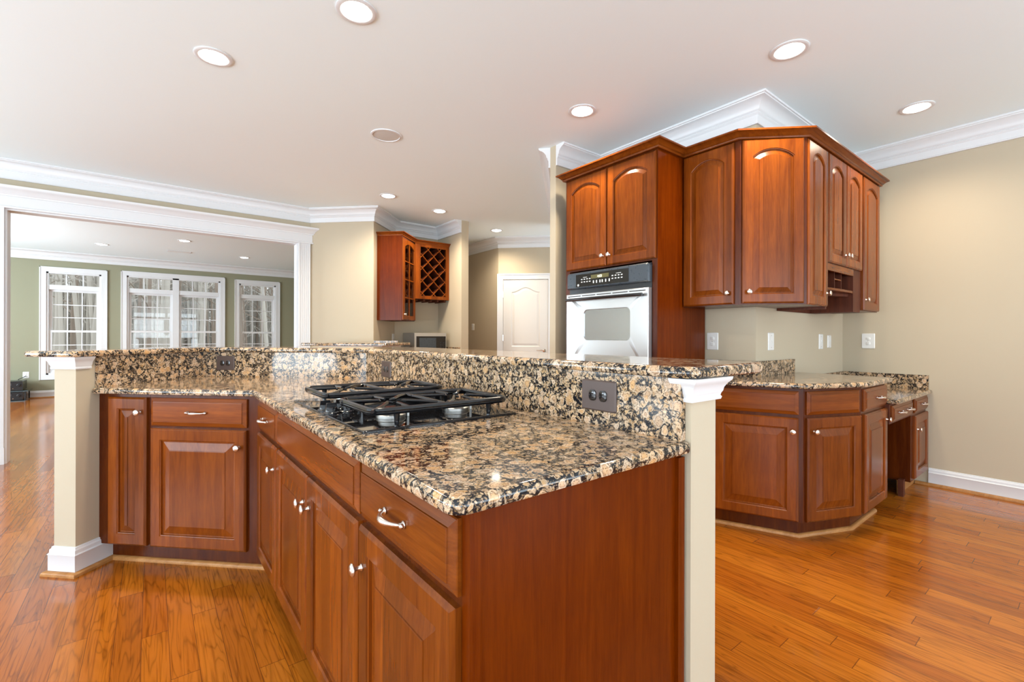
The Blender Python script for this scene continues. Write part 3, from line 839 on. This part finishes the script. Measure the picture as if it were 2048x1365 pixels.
# desk
tag(MB().slab(round_poly([(3.888, .825), (4.898, .825), (4.898, 1.438), (3.888, 1.438)], [0, .03, 0, 0]), .735, .765).build('granite_countertop', 'granite', smooth=True), 'low brown granite desk countertop against the right wall', 'countertop')
tag(MB().prism([(3.889, 1.418), (4.878, 1.418), (4.878, .85), (4.898, .85), (4.898, 1.439), (3.889, 1.439)], .7655, .878).build('granite_backsplash', 'granite'), 'dark granite backsplash along the desk and right wall', 'backsplash')
e = empty('desk_drawer_unit', (3.862, .87, 0), 0, 'shallow cherry desk drawer with two nickel pulls over the open knee space', 'drawer')
MB().box(0, .555, 0, .5, .60, .733).build('body', 'cherry_inside', e)
add_drawer(e, .028, .545, .612, .722, [.20, .42])
e = unit('desk_cabinet', 'small cherry desk cabinet with drawer and door against the right wall', (4.42, .87), 0, [(4.42, .87), (4.42, 1.43), (4.897, 1.43), (4.897, .87)], .105, .733)
add_drawer(e, .075, .47, .612, .722, [.29]); add_door(e, .065, .47, .120, .592, 0, (.105, .49))
MB().box(.0, .47, .065, .08, 0, .105).build('toe_kick', 'oak_shoe', e)
tag(MB().box(3.865, 4.418, 1.405, 1.425, 0, .733).build('knee_panel', 'cherry_inside'), 'dark cherry panel at the back of the desk knee space', 'panel')
tag(MB().box(4.365, 4.415, .90, .93, 0, .125).build('desk_foot_block', 'cherry_inside'), 'small dark wooden block standing on the floor at the desk knee space', 'block')

# ------------------------------------------------------------------ right side: wall cabinets
UZ0, UZ1 = 1.385, 2.415
XD, YD = 2.885, 1.115          # door planes
AR = .055
e = unit('upper_cabinet', 'cherry wall cabinet with one tall arched door right of the wall oven', (XD + .02, 1.797), A_, [(XD + .02, 1.797), (XD + .02, 1.405), (3.203, 1.52), (3.203, 1.797)], UZ0, UZ1 + .02)
add_door(e, .008, .358, UZ0 + .006, UZ1, AR, (.358 - .032, UZ0 + .075))
d0 = (XD + .008, 1.405 + .008)   # diagonal frame line
P0 = (XD + .02, 1.405); P1 = (3.185, 1.125)
e = unit('upper_cabinet', 'cherry corner wall cabinet with the widest arched door, facing the room', P0, atan2(P1[1] - P0[1], P1[0] - P0[0]), [P0, (3.203, 1.518), (3.203, 1.437), (3.23, 1.437), P1], UZ0, UZ1 + .02)
LD = sqrt((P1[0] - P0[0]) ** 2 + (P1[1] - P0[1]) ** 2)
add_door(e, .012, LD - .022, UZ0 + .008, UZ1, .05, (.045, UZ0 + .078))
e = unit('upper_cabinet', 'cherry wall cabinet with a slim tall arched door beside the corner cabinet', (3.187, 1.135), 0, [(3.187, 1.135), (3.232, 1.437), (3.522, 1.437), (3.522, 1.135)], UZ0, UZ1 + .02)
add_door(e, .006, .330, UZ0, UZ1, AR, (.302, UZ0 + .085))
# pair with pigeonhole organiser
e = empty('upper_cabinet', (3.524, 1.135, 0), 0, 'cherry wall cabinet with two short arched doors over a letter organiser', 'cabinet')
MB().box(0, .716, 0, .302, 1.682, UZ1 + .02).build('body', 'cherry_frame', e)
add_door(e, .012, .352, 1.686, UZ1, AR, (.325, 1.76)); add_door(e, .358, .706, 1.686, UZ1, AR, (.388, 1.76))
m = MB().box(0, .018, .0, .302, 1.37, 1.681); m.box(.56, .716, 0, .302, 1.37, 1.681); m.box(.018, .56, .285, .302, 1.37, 1.681)
m.build('side_boards', 'cherry_inside', e)
m = MB().box(.018, .56, -.002, .018, 1.635, 1.681)
m.build('valance', 'cherry_h', e)
m = MB(); pl = [(.018, .005 + .03), (.10, .018), (.30, .004), (.50, .0), (.56, .002), (.56, .284), (.018, .284)]
m.prism(pl, 1.508, 1.524); m.build('shelf', 'cherry_h', e)
for xx in (.045, .268, .405): MB().box(xx, xx + .008, .03, .284, 1.525, 1.681).build('divider', 'cherry_inside', e)  # darker cherry puts the shade of the pigeonholes into the dividers
MB().box(.276, .405, .03, .284, 1.590, 1.598).build('small_shelf', 'cherry_v', e)
m = MB()
m.prism([(.02, .284), (.02, .25), (.15, .20), (.35, .10), (.558, .03), (.558, .284)], 1.485, 1.507); m.build('bracket_board', 'cherry_inside', e)
e = unit('upper_cabinet', 'last cherry wall cabinet of the row, one tall arched door near the right wall', (4.242, 1.135), 0, [(4.242, 1.135), (4.242, 1.437), (4.675, 1.437), (4.675, 1.135)], UZ0, UZ1 + .02)
add_door(e, .03, .425, UZ0 + .006, UZ1, AR, (.062, UZ0 + .085))
# cabinet cornice
CC = [(0, 2.418), (.006, 2.418), (.010, 2.424), (.010, 2.430), (.016, 2.433), (.020, 2.440), (.030, 2.449), (.040, 2.455), (.048, 2.458), (.048, 2.468), (-.02, 2.468), (-.02, 2.418)]
cpath = [(4.69, 1.437), (4.69, 1.115), (P1[0] + .0, 1.115), (XD, 1.405), (XD, 1.785), (2.585, 1.785), (2.585, 2.655), (2.66, 2.655)]
# room is on the left when walked from right to left
tag(MB().sweep(cpath, [(o, z) for o, z in CC]).build('cabinet_cornice', 'cherry_h', smooth=True), 'dark cherry crown moulding capping the oven cabinet and the right-hand wall cabinets', 'moulding')

# tall oven cabinet: frame plane x=2.605
e = empty('oven_cabinet', (2.605, 2.650, 0), A_, 'tall cherry cabinet around the wall oven with two arched doors on top', 'cabinet')
X = lambda y: 2.650 - y
m = MB(); W = .85
m.box(0, W, .0, .585, 1.690, 2.425); m.box(0, .045, 0, .585, .105, 1.690); m.box(W - .040, W, 0, .585, .105, 1.690)
m.box(.045, W - .04, 0, .585, .105, .62); m.box(.045, W - .04, .56, .585, .62, 1.690)
m.build('body', 'cherry_frame', e)
MB().box(W, W + .003, .0, .585, 0.0, 2.425).build('side_panel', 'cherry_panel', e)
MB().box(0, W, .075, .09, 0, .105).build('toe_kick', 'cherry_frame', e)
add_door(e, X(2.632), X(2.225), 1.700, 2.408, .055, (X(2.250), 1.772)); add_door(e, X(2.215), X(1.806), 1.700, 2.408, .055, (X(2.188), 1.772))
add_drawer(e, .02, W - .02, .18, .60)
# the oven
e = empty('built_in_oven', (2.605, 2.600, .63), A_, 'stainless built-in wall oven with black control panel and black bar handle', 'oven')
X = lambda y: 2.600 - y
Wo = .762
MB().box(.0, Wo, -.006, .54, 0, 1.045).build('body', 'black_plastic', e)
m = MB(); h0, h1 = 1.548 - .63, 1.673 - .63
def ring(y, i, zt): return [(i, y, h0 + i), (Wo - i, y, h0 + i)] + [(Wo - i - .02 + .02 * cos(a), y, zt - i - .02 + .02 * sin(a)) for a in [pi / 2 * k / 4 for k in range(5)]] + [(i + .02 - .02 * sin(a), y, zt - i - .02 + .02 * cos(a)) for a in [pi / 2 * k / 4 for k in range(5)]]
m.loops([ring(-.006, 0, h1), ring(-.030, 0, h1), ring(-.040, .008, h1)], True, True, True)
cp = m.build('control_panel', 'oven_panel', e, smooth=True)
MB().box(.10, .60, -.0412, -.040, 1.560 - .63, 1.655 - .63).build('touch_area', 'black_glass', cp)
MB().box(.255, .425, -.042, -.0412, 1.612 - .63, 1.640 - .63).build('display', 'display_olive', cp)
for x0 in (.155, .182, .209, .236, .452, .480, .507, .534):
    for zz in (1.592, 1.612): MB().box(x0, x0 + .014, -.0422, -.0412, zz - .63, zz + .007 - .63).build('button', 'legend_white', cp)
for x0 in (.275, .305, .338, .360, .392, .425): MB().box(x0, x0 + .010, -.0422, -.0412, 1.578 - .63, 1.598 - .63).build('button', 'legend_white', cp)
MB().box(.175, .215, -.0422, -.0412, 1.628 - .63, 1.631 - .63).build('legend', 'legend_white', cp); MB().box(.49, .535, -.0422, -.0412, 1.628 - .63, 1.631 - .63).build('legend', 'legend_white', cp)
MB().lathe([(.009, 0), (.009, .001)], (.125, -.0412, 1.574 - .63), (0, -1, 0), 12).build('round_emblem', 'legend_white', cp)
fc = bpy.data.curves.new('clock_digits', 'FONT'); fc.body = '4:03'; fc.size = .026; fc.extrude = .0003; fc.align_x = 'CENTER'
fc.materials.append(MAT['display_digits'])
fo = bpy.data.objects.new('clock_digits_text', fc); C.objects.link(fo)
bpy.context.view_layer.update()
fm = bpy.data.meshes.new_from_object(fo.evaluated_get(bpy.context.evaluated_depsgraph_get()))
bpy.data.objects.remove(fo)
fo = bpy.data.objects.new('clock_digits', fm); C.objects.link(fo); fo.parent = cp; fo.location = (.340, -.0424, 1.617 - .63); fo.rotation_euler = (pi / 2, 0, 0)
if not fm.materials: fm.materials.append(MAT['display_digits'])
# door with rounded window opening
dm = MB(); z0d, z1d = .92 - .63, 1.508 - .63
wx0, wx1, wz0, wz1 = X(2.416), X(1.985), 1.155 - .63, 1.385 - .63
def rr2(cx0, cx1, cz0, cz1, r, y, seg=5):
    return [(x, y, z) for x, z in round_poly([(cx0, cz0), (cx1, cz0), (cx1, cz1), (cx0, cz1)], r, seg)]
dm.loops([rr2(0, Wo, z0d, z1d, .004, -.007), rr2(0, Wo, z0d, z1d, .004, -.040), rr2(.004, Wo - .004, z0d + .004, z1d - .004, .004, -.044),
          rr2(wx0, wx1, wz0, wz1, .035, -.044), rr2(wx0 + .003, wx1 - .003, wz0 + .003, wz1 - .003, .033, -.038), rr2(wx0 + .003, wx1 - .003, wz0 + .003, wz1 - .003, .033, -.007)], True, False, False)
od = dm.build('oven_door', 'steel', e, smooth=True)
m = MB(); m.loops([rr2(wx0 + .001, wx1 - .001, wz0 + .001, wz1 - .001, .034, -.037), rr2(wx0 + .001, wx1 - .001, wz0 + .001, wz1 - .001, .034, -.030)], True, True, True)
m.build('window_glass', 'oven_glass', od)
m = MB()
for k in range(5):
    s = .02 + k * .147; m.box(s, s + .133, -.0446, -.0436, 1.488 - .63, 1.494 - .63)
m.build('vent_slots', 'dark_gap', od)
m = MB(); hp = []; hr = []
for k in range(17):
    t = k / 16; hp.append((.028 + (Wo - .056) * t, -.072 - .012 * sin(pi * t), 1.462 - .63)); hr.append(.011)
m.tube(hp, hr, 10)
for xx in (.045, Wo - .045): m.tube([(xx, -.044, 1.462 - .63), (xx, -.074, 1.462 - .63)], .009, 8)
m.build('door_handle', 'black_enamel', od, smooth=True)
MB().box(0, Wo, -.036, -.007, 0, z0d - .006).build('lower_door', 'steel', e)

# ------------------------------------------------------------------ switches and outlets on the walls
duplex((XA, 1.745, 1.150), A_, 'white outlet under the wall cabinets, right beside the oven cabinet', w=.085, h=.125)
switch((3.43, YW, 1.150), 0, 'tall white switch plate above the short granite backsplash', w=.09, h=.125)
switch((4.37, YW, 1.145), 0, 'left one of two neighbouring white plates above the desk', w=.085, h=.125)
switch((4.56, YW, 1.145), 0, 'smaller right one of two neighbouring white plates above the desk', w=.08, h=.108)
duplex((XW, 1.250, 1.150), A_, 'large white outlet plate on the right wall under the last wall cabinet', w=.095, h=.130)
switch((4.43, 6.82, 1.347), A_, 'white light switch on the hallway wall left of the white door')
duplex((4.43, 6.82, .88), A_, 'white outlet low on the hallway wall, half hidden by the bar top')
duplex((-1.847, 12.4, .44), 0, 'white outlet with a plugged cord on the green wall', w=.085, h=.12)

# ------------------------------------------------------------------ hallway door
OD = sd(10.5, 6.013 - 4.487)
d = empty('door_1', (OD[0], OD[1], 0), D_, kind='structure', label='white arched panel door in the hallway')
dw = .733
m = MB()
m.box(-.095, 0, -.022, 0, 0, 2.20); m.box(dw, dw + .095, -.022, 0, 0, 2.20); m.box(0, dw, -.022, 0, 2.108, 2.20)
m.box(-.095, -.075, -.030, -.022, 0, 2.20); m.box(dw + .075, dw + .095, -.030, -.022, 0, 2.20); m.box(-.075, dw + .075, -.030, -.022, 2.18, 2.20)
m.build('door_casing', 'trim_white', d)
def cyma(t, x0, x1, z0, z1, rise, K=16):
    pts = [(x0 + t, z0 + t), (x1 - t, z0 + t)]
    for k in range(K + 1):
        f = k / K; x = (x1 - t) + (x0 + t - x1 + t) * f
        pts.append((x, z1 - t + rise * (0.5 - 0.5 * cos(2 * pi * f)) ** 1.3))
    return pts
m = MB(); x0, x1 = .135, dw - .135
opn = cyma(0, x0, x1, 1.02, 1.905, .075)
outer = [(.004, .93), (dw - .004, .93)] + [((dw - .004) if k == 0 else (.004 if k == 16 else opn[2 + k][0]), 2.10) for k in range(17)]
ls = [[(x, 0.0, z) for x, z in outer], [(x, -.012, z) for x, z in outer], [(x, -.012, z) for x, z in opn]]
for t, y in ((.012, -.004), (.022, -.004), (.05, -.010)):
    ls.append([(x, y, z) for x, z in cyma(t, x0, x1, 1.02, 1.905, .075)])
m.loops(ls, True, True, True)
m.loops([[(x, -y, z) for x, z in ((.004, .008), (dw - .004, .008), (dw - .004, .929), (.004, .929))] for y in (0, .012)] + [[(a, -.012, b) for a, b in ((x0, .23), (x1, .23), (x1, .85), (x0, .85))], [(a, -.004, b) for a, b in ((x0 + .012, .242), (x1 - .012, .242), (x1 - .012, .838), (x0 + .012, .838))], [(a, -.010, b) for a, b in ((x0 + .05, .28), (x1 - .05, .28), (x1 - .05, .80), (x0 + .05, .80))]], True, True, True)
sl = m.build('door_slab', 'door_white', d, smooth=False)
m = MB(); m.lathe([(.027, 0), (.027, .006), (.012, .010), (.010, .040), (.0001, .042)], (dw - .065, -.012, .96), (0, -1, 0), 18)
m.tube([(dw - .065, -.048, .96), (dw - .11, -.050, .963), (dw - .15, -.048, .957), (dw - .185, -.047, .960)], [.009, .007, .0065, .005], 8)
m.build('door_handle', 'nickel', sl, smooth=True)
for hz in (1.86, 1.16, .25):
    MB().box(-.004, .006, -.026, -.010, hz - .05, hz + .05).build('hinge', 'nickel', d)
# bell box near the end of the angled hallway wall
tag(MB().box(-.10, .10, -.06, 0, -.075, .075).build('door_chime', 'trim_white', None, (4.40, 4.645, 2.64), radians(-135) + pi), 'small white chime box high at the end of the hallway corner', 'chime')

# ------------------------------------------------------------------ desk alcove in the back
G_ = pi / 4
# glass door wall cabinet on the diagonal wall: wall line y-x=3.456
dv = .33
q0 = (2.217, 5.673); 
fl = 3.456 - dv * sqrt(2)
fs0 = sd(7.955, fl); 
wd = .48
e = empty('glass_door_cabinet', (fs0[0], fs0[1], 0), G_, 'cherry wall cabinet with arched glass door in the back alcove', 'cabinet')
m = MB(); z0, z1 = 1.385, 2.46
m.box(0, .018, 0, dv - .002, z0, z1); m.box(wd - .06, wd, 0, dv - .002, z0, z1); m.box(0, wd, 0, dv - .002, z0, z0 + .018); m.box(0, wd, 0, dv - .002, z1 - .02, z1); m.box(0, wd, dv - .012, dv - .002, z0, z1)
for zz in (1.72, 2.06): m.box(.018, wd - .06, .03, dv - .012, zz, zz + .015)
m.build('body', 'cherry_inside', e)
MB().box(-.003, 0, 0, dv - .002, z0, z1).build('side_panel', 'cherry_panel', e)
gd = door_mesh(wd - .02, z1 - z0 - .03, .05, .055, .02, True).build('door', 'cherry_v', e, (.006, 0, z0 + .006))
m = MB(); gw = wd - .02; gh = z1 - z0 - .03
m.box(gw / 2 - .008, gw / 2 + .008, -.018, -.004, .055, gh - .06)
for k in (1, 2, 3): m.box(.055, gw - .055, -.018, -.004, .055 + (gh - .11) * k / 4 - .007, .055 + (gh - .11) * k / 4 + .007)
m.build('door_bars', 'cherry_v', gd)
MB().box(.05, gw - .05, -.008, -.005, .05, gh - .05).build('glass_pane', 'cabinet_glass', gd)
knob(gd, .03, .07)
fr = (fs0[0] + wd * cos(G_), fs0[1] + wd * sin(G_))
# wine rack on the back wall y=6.13
wy = 5.80
wx0_, wx1_ = fr[0] + .0, 3.355
e = empty('wine_rack', (wx0_, wy + .02, 0), 0, 'cherry lattice wine rack next to the glass door cabinet', 'wine rack')
w = wx1_ - wx0_; z0, z1 = 1.70, 2.46
m = MB(); m.box(0, .02, 0, .305, z0, z1); m.box(w - .02, w, 0, .305, z0, z1); m.box(0, w, 0, .305, z1 - .02, z1); m.box(0, w, .29, .305, z0, z1); m.box(0, w, 0, .305, z0, z0 + .015)
m.build('body', 'cherry_inside', e)
m = MB(); a0, a1, b0, b1 = .085, w - .050, z0 + .045, z1 - .04
m.box(0, a0, -.02, 0, z0, z1); m.box(a1, w, -.02, 0, z0, z1); m.box(a0, a1, -.02, 0, z0, b0); m.box(a0, a1, -.02, 0, b1, z1)
m.build('face_frame', 'cherry_v', e)
m = MB(); pit = .175; aw, ah = a1 - a0, b1 - b0
def slat(m, c, sgn, y0, y1):
    # line z = b0 + sgn*(x-a0) + c clipped to the opening
    pts = []
    for x in (a0, a1):
        z = b0 + sgn * (x - a0) + c
        if b0 <= z <= b1: pts.append((x, z))
    for z in (b0, b1):
        x = a0 + (z - b0 - c) / sgn
        if a0 < x < a1: pts.append((x, z))
    if len(pts) < 2: return
    pts = sorted(pts)[:1] + sorted(pts)[-1:]
    (xa, za), (xb, zb) = pts
    L = sqrt((xb - xa) ** 2 + (zb - za) ** 2)
    if L < .02: return
    nx, nz = -(zb - za) / L * .0042, (xb - xa) / L * .0042
    q = [(xa + nx, za + nz), (xb + nx, zb + nz), (xb - nx, zb - nz), (xa - nx, za - nz)]
    m.loops([[(x, y0, z) for x, z in q], [(x, y1, z) for x, z in q]], True, True, True)
f1, f2 = MB(), MB()
for k in range(-6, 12):
    slat(f1, -aw + .05 + k * pit, 1, -.016, -.006); slat(f1, k * pit + .06, -1, -.018, -.008)
    slat(f2, -aw + .05 + k * pit, 1, .0, .20); slat(f2, k * pit + .06, -1, .0, .20)
f1.build('lattice', 'cherry_h', e); f2.build('bottle_slots', 'cherry_inside', e)
m = MB()
for k in range(5): m.box(.05 + k * (w - .1) / 4 - .012, .05 + k * (w - .1) / 4 + .012, .02, .29, z0 - .03, z0)
m.build('glass_holder', 'cherry_inside', e)
ca = [(wx1_ + .0, wy), (fr[0], wy), fs0, sd(7.955 + dv * sqrt(2) * 0, 3.45)]
ca = [(wx1_, wy), (fr[0] + .004, wy), (fs0[0], fs0[1]), (fs0[0] - dv * .707 + .004, fs0[1] + dv * .707 - .004)]
tag(MB().sweep(ca, [(o * .9, 2.460 + (z - 2.418) * .9) for o, z in CC]).build('cabinet_cornice', 'cherry_h', smooth=True), 'dark cherry crown moulding over the glass cabinet and wine rack', 'moulding')
# alcove counter, backsplash, microwave
AC = [(3.358, 5.48), (3.358, 6.128), (2.675, 6.128), sd(7.83, 3.454), sd(7.25, 3.0), (2.25, 5.42), (2.75, 5.48)]
AC = [(3.358, 5.50), (3.358, 6.128), (2.676, 6.128), (2.24, 5.692), (2.62, 5.50)]
tag(MB().slab(AC, .884, .914, .006).build('granite_countertop', 'granite'), 'small granite countertop under the microwave in the alcove', 'countertop')
tag(MB().prism([(3.338, 5.50), (3.338, 6.108), (2.69, 6.108), (2.25, 5.668), (2.24, 5.692), (2.676, 6.128), (3.358, 6.128), (3.358, 5.50)], .9145, 1.030).build('granite_backsplash', 'granite'), 'dark granite strip on the alcove wall right of the microwave', 'backsplash')
m = MB().prism([(3.355, 5.53), (3.355, 6.12), (2.68, 6.12), (2.26, 5.70), (2.64, 5.53)], .105, .883)
e = empty('base_cabinet', (2.64, 5.53, 0), 0, 'cherry base cabinet under the alcove countertop, hidden behind the bar', 'cabinet')
MB().prism(to_local([(3.355, 5.55), (3.355, 6.12), (2.68, 6.12), (2.26, 5.70), (2.64, 5.55)], (2.64, 5.53), 0), .0, .883).build('body', 'cherry_frame', e)
e = empty('microwave_oven', (2.790, 5.745, .914), 0, 'stainless microwave with black door on the alcove counter', 'microwave')
MB().box(0, .49, .02, .355, .012, .315).build('housing', 'steel', e)
m = MB(); q = rounded_rect(.49, .303, .012)
m.loops([[(x + .245, .02, z + .1635) for x, z in q], [(x + .245, 0, z + .1635) for x, z in q]], True, True, True); m.build('front_frame', 'steel', e)
MB().box(.028, .478, -.006, 0, .045, .268).build('door', 'black_glass', e)
MB().box(.07, .325, -.008, -.006, .06, .245).build('door_window', 'oven_panel', e)
m = MB()
for r_ in range(4):
    for c_ in range(3): m.box(.385 + c_ * .028, .403 + c_ * .028, -.0075, -.006, .075 + r_ * .032, .092 + r_ * .032)
m.build('keypad', 'black_plastic', e)
for sx in (.04, .45):
    for sy in (.05, .32): MB().lathe([(.012, 0), (.012, .012)], (sx, sy, 0), (0, 0, 1), 10).build('foot', 'black_plastic', e)
m = MB()
for k in range(4): m.box(-.0008, 0, .07 + k * .02, .084 + k * .02, .09, .13)
m.build('side_vents', 'dark_gap', e)
switch((*sd(8.721, 3.456), 1.152), G_, 'narrow white switch plate under the glass door cabinet', w=.075, h=.13)
# second raised bar in front of the diagonal wall
tag(MB().slab(round_poly([sd(6.75, 4.20), sd(6.75, 2.78), sd(7.808, 2.78), sd(7.808, 4.20)], [.05, .03, 0, .0]), 1.0747, 1.105, .006).build('raised_bar_top', 'granite'), 'second raised granite bar top in front of the cream diagonal wall', 'bar top')
tag(MB().prism([sd(6.98, 4.00), sd(6.98, 2.95), sd(7.808, 2.95), sd(7.808, 4.00)], 0, 1.0742).build('bar_base', 'trim_white'), 'white panelled base under the second raised bar', 'bar base')
tag(MB().prism([sd(7.785, 3.44), sd(7.785, 3.0), sd(7.808, 3.0), sd(7.808, 3.44)], 1.1055, 1.125).build('granite_ledge', 'granite'), 'thin dark granite ledge on the cream diagonal wall above the second bar', 'ledge')

# ------------------------------------------------------------------ family room electronics
st = empty('media_stand', (-1.99, 12.13, 0), radians(0), 'low glass shelf stand holding two black receivers by the green wall', 'stand')
MB().box(-.28, .24, -.20, .20, .175, .190).build('shelf', 'stand_glass', st)
MB().box(-.26, .20, -.20, .20, .0, .015).build('base_board', 'stand_glass', st)
m = MB()
for sx in (-.25, .20):
    for sy in (-.17, .17): m.tube([(sx, sy, .015), (sx, sy, .175)], .010, 8)
m.build('posts', 'black_plastic', st)
def receiver(z, h, label, w=.43):
    e = empty('stereo_receiver', (-2.02, 12.13, z), 0, label, 'receiver')
    MB().box(-w / 2, w / 2, -.17, .17, .01, h).build('housing', 'receiver_black', e)
    MB().box(-w / 2, w / 2, -.185, -.17, .008, h).build('front_panel', 'black_plastic', e)
    for kx, r in ((.15, .022), (-.15, .014)):
        MB().lathe([(r, 0), (r, .018), (r * .8, .020)], (kx, -.185, h * .6), (0, -1, 0), 16).build('dial', 'black_plastic', e)
    MB().box(-.06, .06, -.187, -.185, h * .55, h * .8).build('display', 'oven_panel', e)
    m = MB()
    for k in range(5): m.lathe([(.006, 0), (.006, .006)], (-.08 + k * .04, -.185, h * .25), (0, -1, 0), 8)
    m.build('button_row', 'nickel', e)
    return e
receiver(.016, .15, 'lower black receiver resting on the floor board of the media stand', .40)
upper = receiver(.191, .17, 'upper black receiver on the glass shelf of the media stand', .40)
MB().tube([(.173, .255, .234), (.16, .22, .219), (.09, .20, .179), (.05, .165, .109)], .006, 6).build('power_cord', 'black_plastic', upper, smooth=True)

# ------------------------------------------------------------------ ceiling fittings
def downlight(x, y, label, power=72, r=.095, group='recessed ceiling lights'):
    e = empty('recessed_light', (x, y, CEIL), 0, label, 'ceiling light', group)
    MB().lathe([(r, 0), (r + .002, -.004), (r - .006, -.008), (r - .020, -.006), (r - .024, -.001), (r - .024, 0)], n=32).build('trim_ring', 'trim_white', e, smooth=True)
    MB().lathe([(r - .024, -.003), (r - .035, -.010), (r - .065, -.013), (.0001, -.014)], n=32).build('lens', 'lamp_lens', e, smooth=True)
    l = bpy.data.lights.new('recessed_lamp', 'SPOT'); l.energy = power; l.color = LAMP
    l.spot_size = radians(150); l.spot_blend = .8; l.shadow_soft_size = .06
    o = bpy.data.objects.new('recessed_lamp', l); C.objects.link(o); o.location = (x, y, CEIL - .03)
    o.parent = None
    return e
for x, y, lab in [(.79, 2.278, 'glowing recessed ceiling light cut by the top edge of the photo'),
                  (.275, 3.162, 'glowing recessed ceiling light nearest the wide opening, at the upper left'),
                  (2.80, 1.08, 'big glowing recessed ceiling light over the angled right-hand counter'),
                  (2.401, 2.284, 'glowing recessed ceiling light in front of the oven cabinet'),
                  (4.194, .796, 'glowing recessed ceiling light near the right wall'),
                  (2.119, 5.043, 'small glowing recessed light in front of the diagonal wall'),
                  (2.892, 5.243, 'small glowing recessed light in front of the desk alcove'),
                  (4.089, 5.652, 'farthest glowing recessed light, in the hallway before the white door')]:
    downlight(x, y, lab, 50 if (x > 4.1 and y < 2) else (78 if x > 3.5 else 95 if y > 5 else 72))
downlight(-.697, 10.879, 'left recessed light on the family room ceiling', 25)
downlight(1.482, 10.853, 'right recessed light on the family room ceiling', 25)
downlight(.426, 9.583, 'middle recessed light on the family room ceiling, nearer than its neighbours', 25)
e = empty('ceiling_speaker', (1.467, 3.538, CEIL), 0, 'round grey ceiling speaker with white rim', 'speaker')
MB().lathe([(.118, 0), (.118, -.006), (.106, -.008), (.104, -.003), (.104, 0)], n=36).build('rim', 'trim_white', e, smooth=True)
MB().lathe([(.104, -.003), (.06, -.005), (.0001, -.006)], n=36).build('grille', 'speaker_grille', e, smooth=True)
e = empty('ceiling_vent', (.406, 10.892, CEIL), 0, 'flat white air vent on the family room ceiling', 'vent')
MB().box(-.18, .18, -.09, .09, -.008, 0).build('frame', 'trim_white', e)
m = MB()
for k in range(7): m.box(-.16, .16, -.07 + k * .021, -.062 + k * .021, -.011, -.008)
m.build('louvres', 'plate_white', e)

# ------------------------------------------------------------------ outdoors
tag(MB().box(-40, 40, 12.6, 70, -.75, -.70).build('woodland_ground', 'leaf_litter'), 'pale leaf covered ground outside the far windows', 'ground', kind='structure')
rail = empty('deck_railing', (0, 14.2, 0), 0, 'pale deck railing outside the far windows', 'railing')
m = MB().box(-4, 5, -.03, .03, .72, .78); m.box(-4, 5, -.02, .02, .05, .10); m.build('rails', 'deck_wood', rail)
m = MB()
for k in range(75): m.box(-4 + k * .12, -3.97 + k * .12, -.012, .012, .10, .72)
m.build('balusters', 'deck_wood', rail)
MB().box(-4, 5, -1.55, .1, -.08, -.02).build('deck_boards', 'deck_wood', rail)
def tree_mesh(seed, h, r):
    rnd = random.Random(seed); m = MB()
    def limb(p, d, L, rad, depth):
        pts = [p]; q = Vector(p); dd = Vector(d)
        n = 6 if depth == 0 else 4
        for k in range(n):
            dd = (dd + Vector((rnd.uniform(-1, 1), rnd.uniform(-1, 1), rnd.uniform(-.2, .5))) * (.05 if depth == 0 else .16)).normalized()
            q = q + dd * L / n; pts.append(tuple(q))
        m.tube(pts, [rad * (1 - .8 * k / n) for k in range(n + 1)], 5 if depth else 7)
        if depth < 2:
            for k in range(9 if depth == 0 else 4):
                j = rnd.randint(1, n - 1) if depth else rnd.randint(2, n)
                a = rnd.uniform(0, 2 * pi); up = rnd.uniform(.2, .9)
                limb(pts[j], Vector((cos(a), sin(a), up)).normalized(), L * rnd.uniform(.22, .4), rad * .35, depth + 1)
    limb((0, 0, 0), (0, 0, 1), h, r, 0)
    return m
protos = []
for k in range(5):
    o = tree_mesh(k, random.uniform(9, 13), random.uniform(.055, .12)).build('bare_tree', 'bark' if k % 2 else 'bark_pale')
    protos.append(o)
tspots = []
for k in range(64):
    Y = random.uniform(19, 44)
    x = -.14 * Y + (Y * .40) * random.random() - .6
    tspots.append((x, Y))
for k, (x, y) in enumerate(tspots):
    o = protos[k] if k < len(protos) else protos[k % len(protos)].copy()
    if k >= len(protos): C.objects.link(o)
    o.location = (x, y, -.7); o.rotation_euler = (0, 0, random.uniform(0, 6.28)); s = random.uniform(.8, 1.25); o.scale = (s, s, s)
    tag(o, 'bare winter tree in the woods outside the far windows', 'tree', 'bare trees outside the far windows')
# thicket far behind: countless thin saplings
m = MB(); rnd = random.Random(3)
for k in range(1000):
    Y = rnd.uniform(40, 58); x = -.2 * Y + Y * .5 * rnd.random(); h = rnd.uniform(5, 12); r = rnd.uniform(.03, .12)
    m.tube([(x, Y, -.7), (x + rnd.uniform(-.3, .3), Y, h * .5), (x + rnd.uniform(-.8, .8), Y, h)], [r, r * .7, r * .2], 4)
    for j in range(5):
        z = rnd.uniform(.5, h * .8); m.tube([(x, Y, z), (x + rnd.uniform(-1.6, 1.6), Y, z + rnd.uniform(.3, 1.6))], [r * .4, r * .1], 3)
tag(m.build('thicket', 'bark_pale'), 'dense pale thicket of saplings in the woods behind the trees', 'woods', kind='stuff')
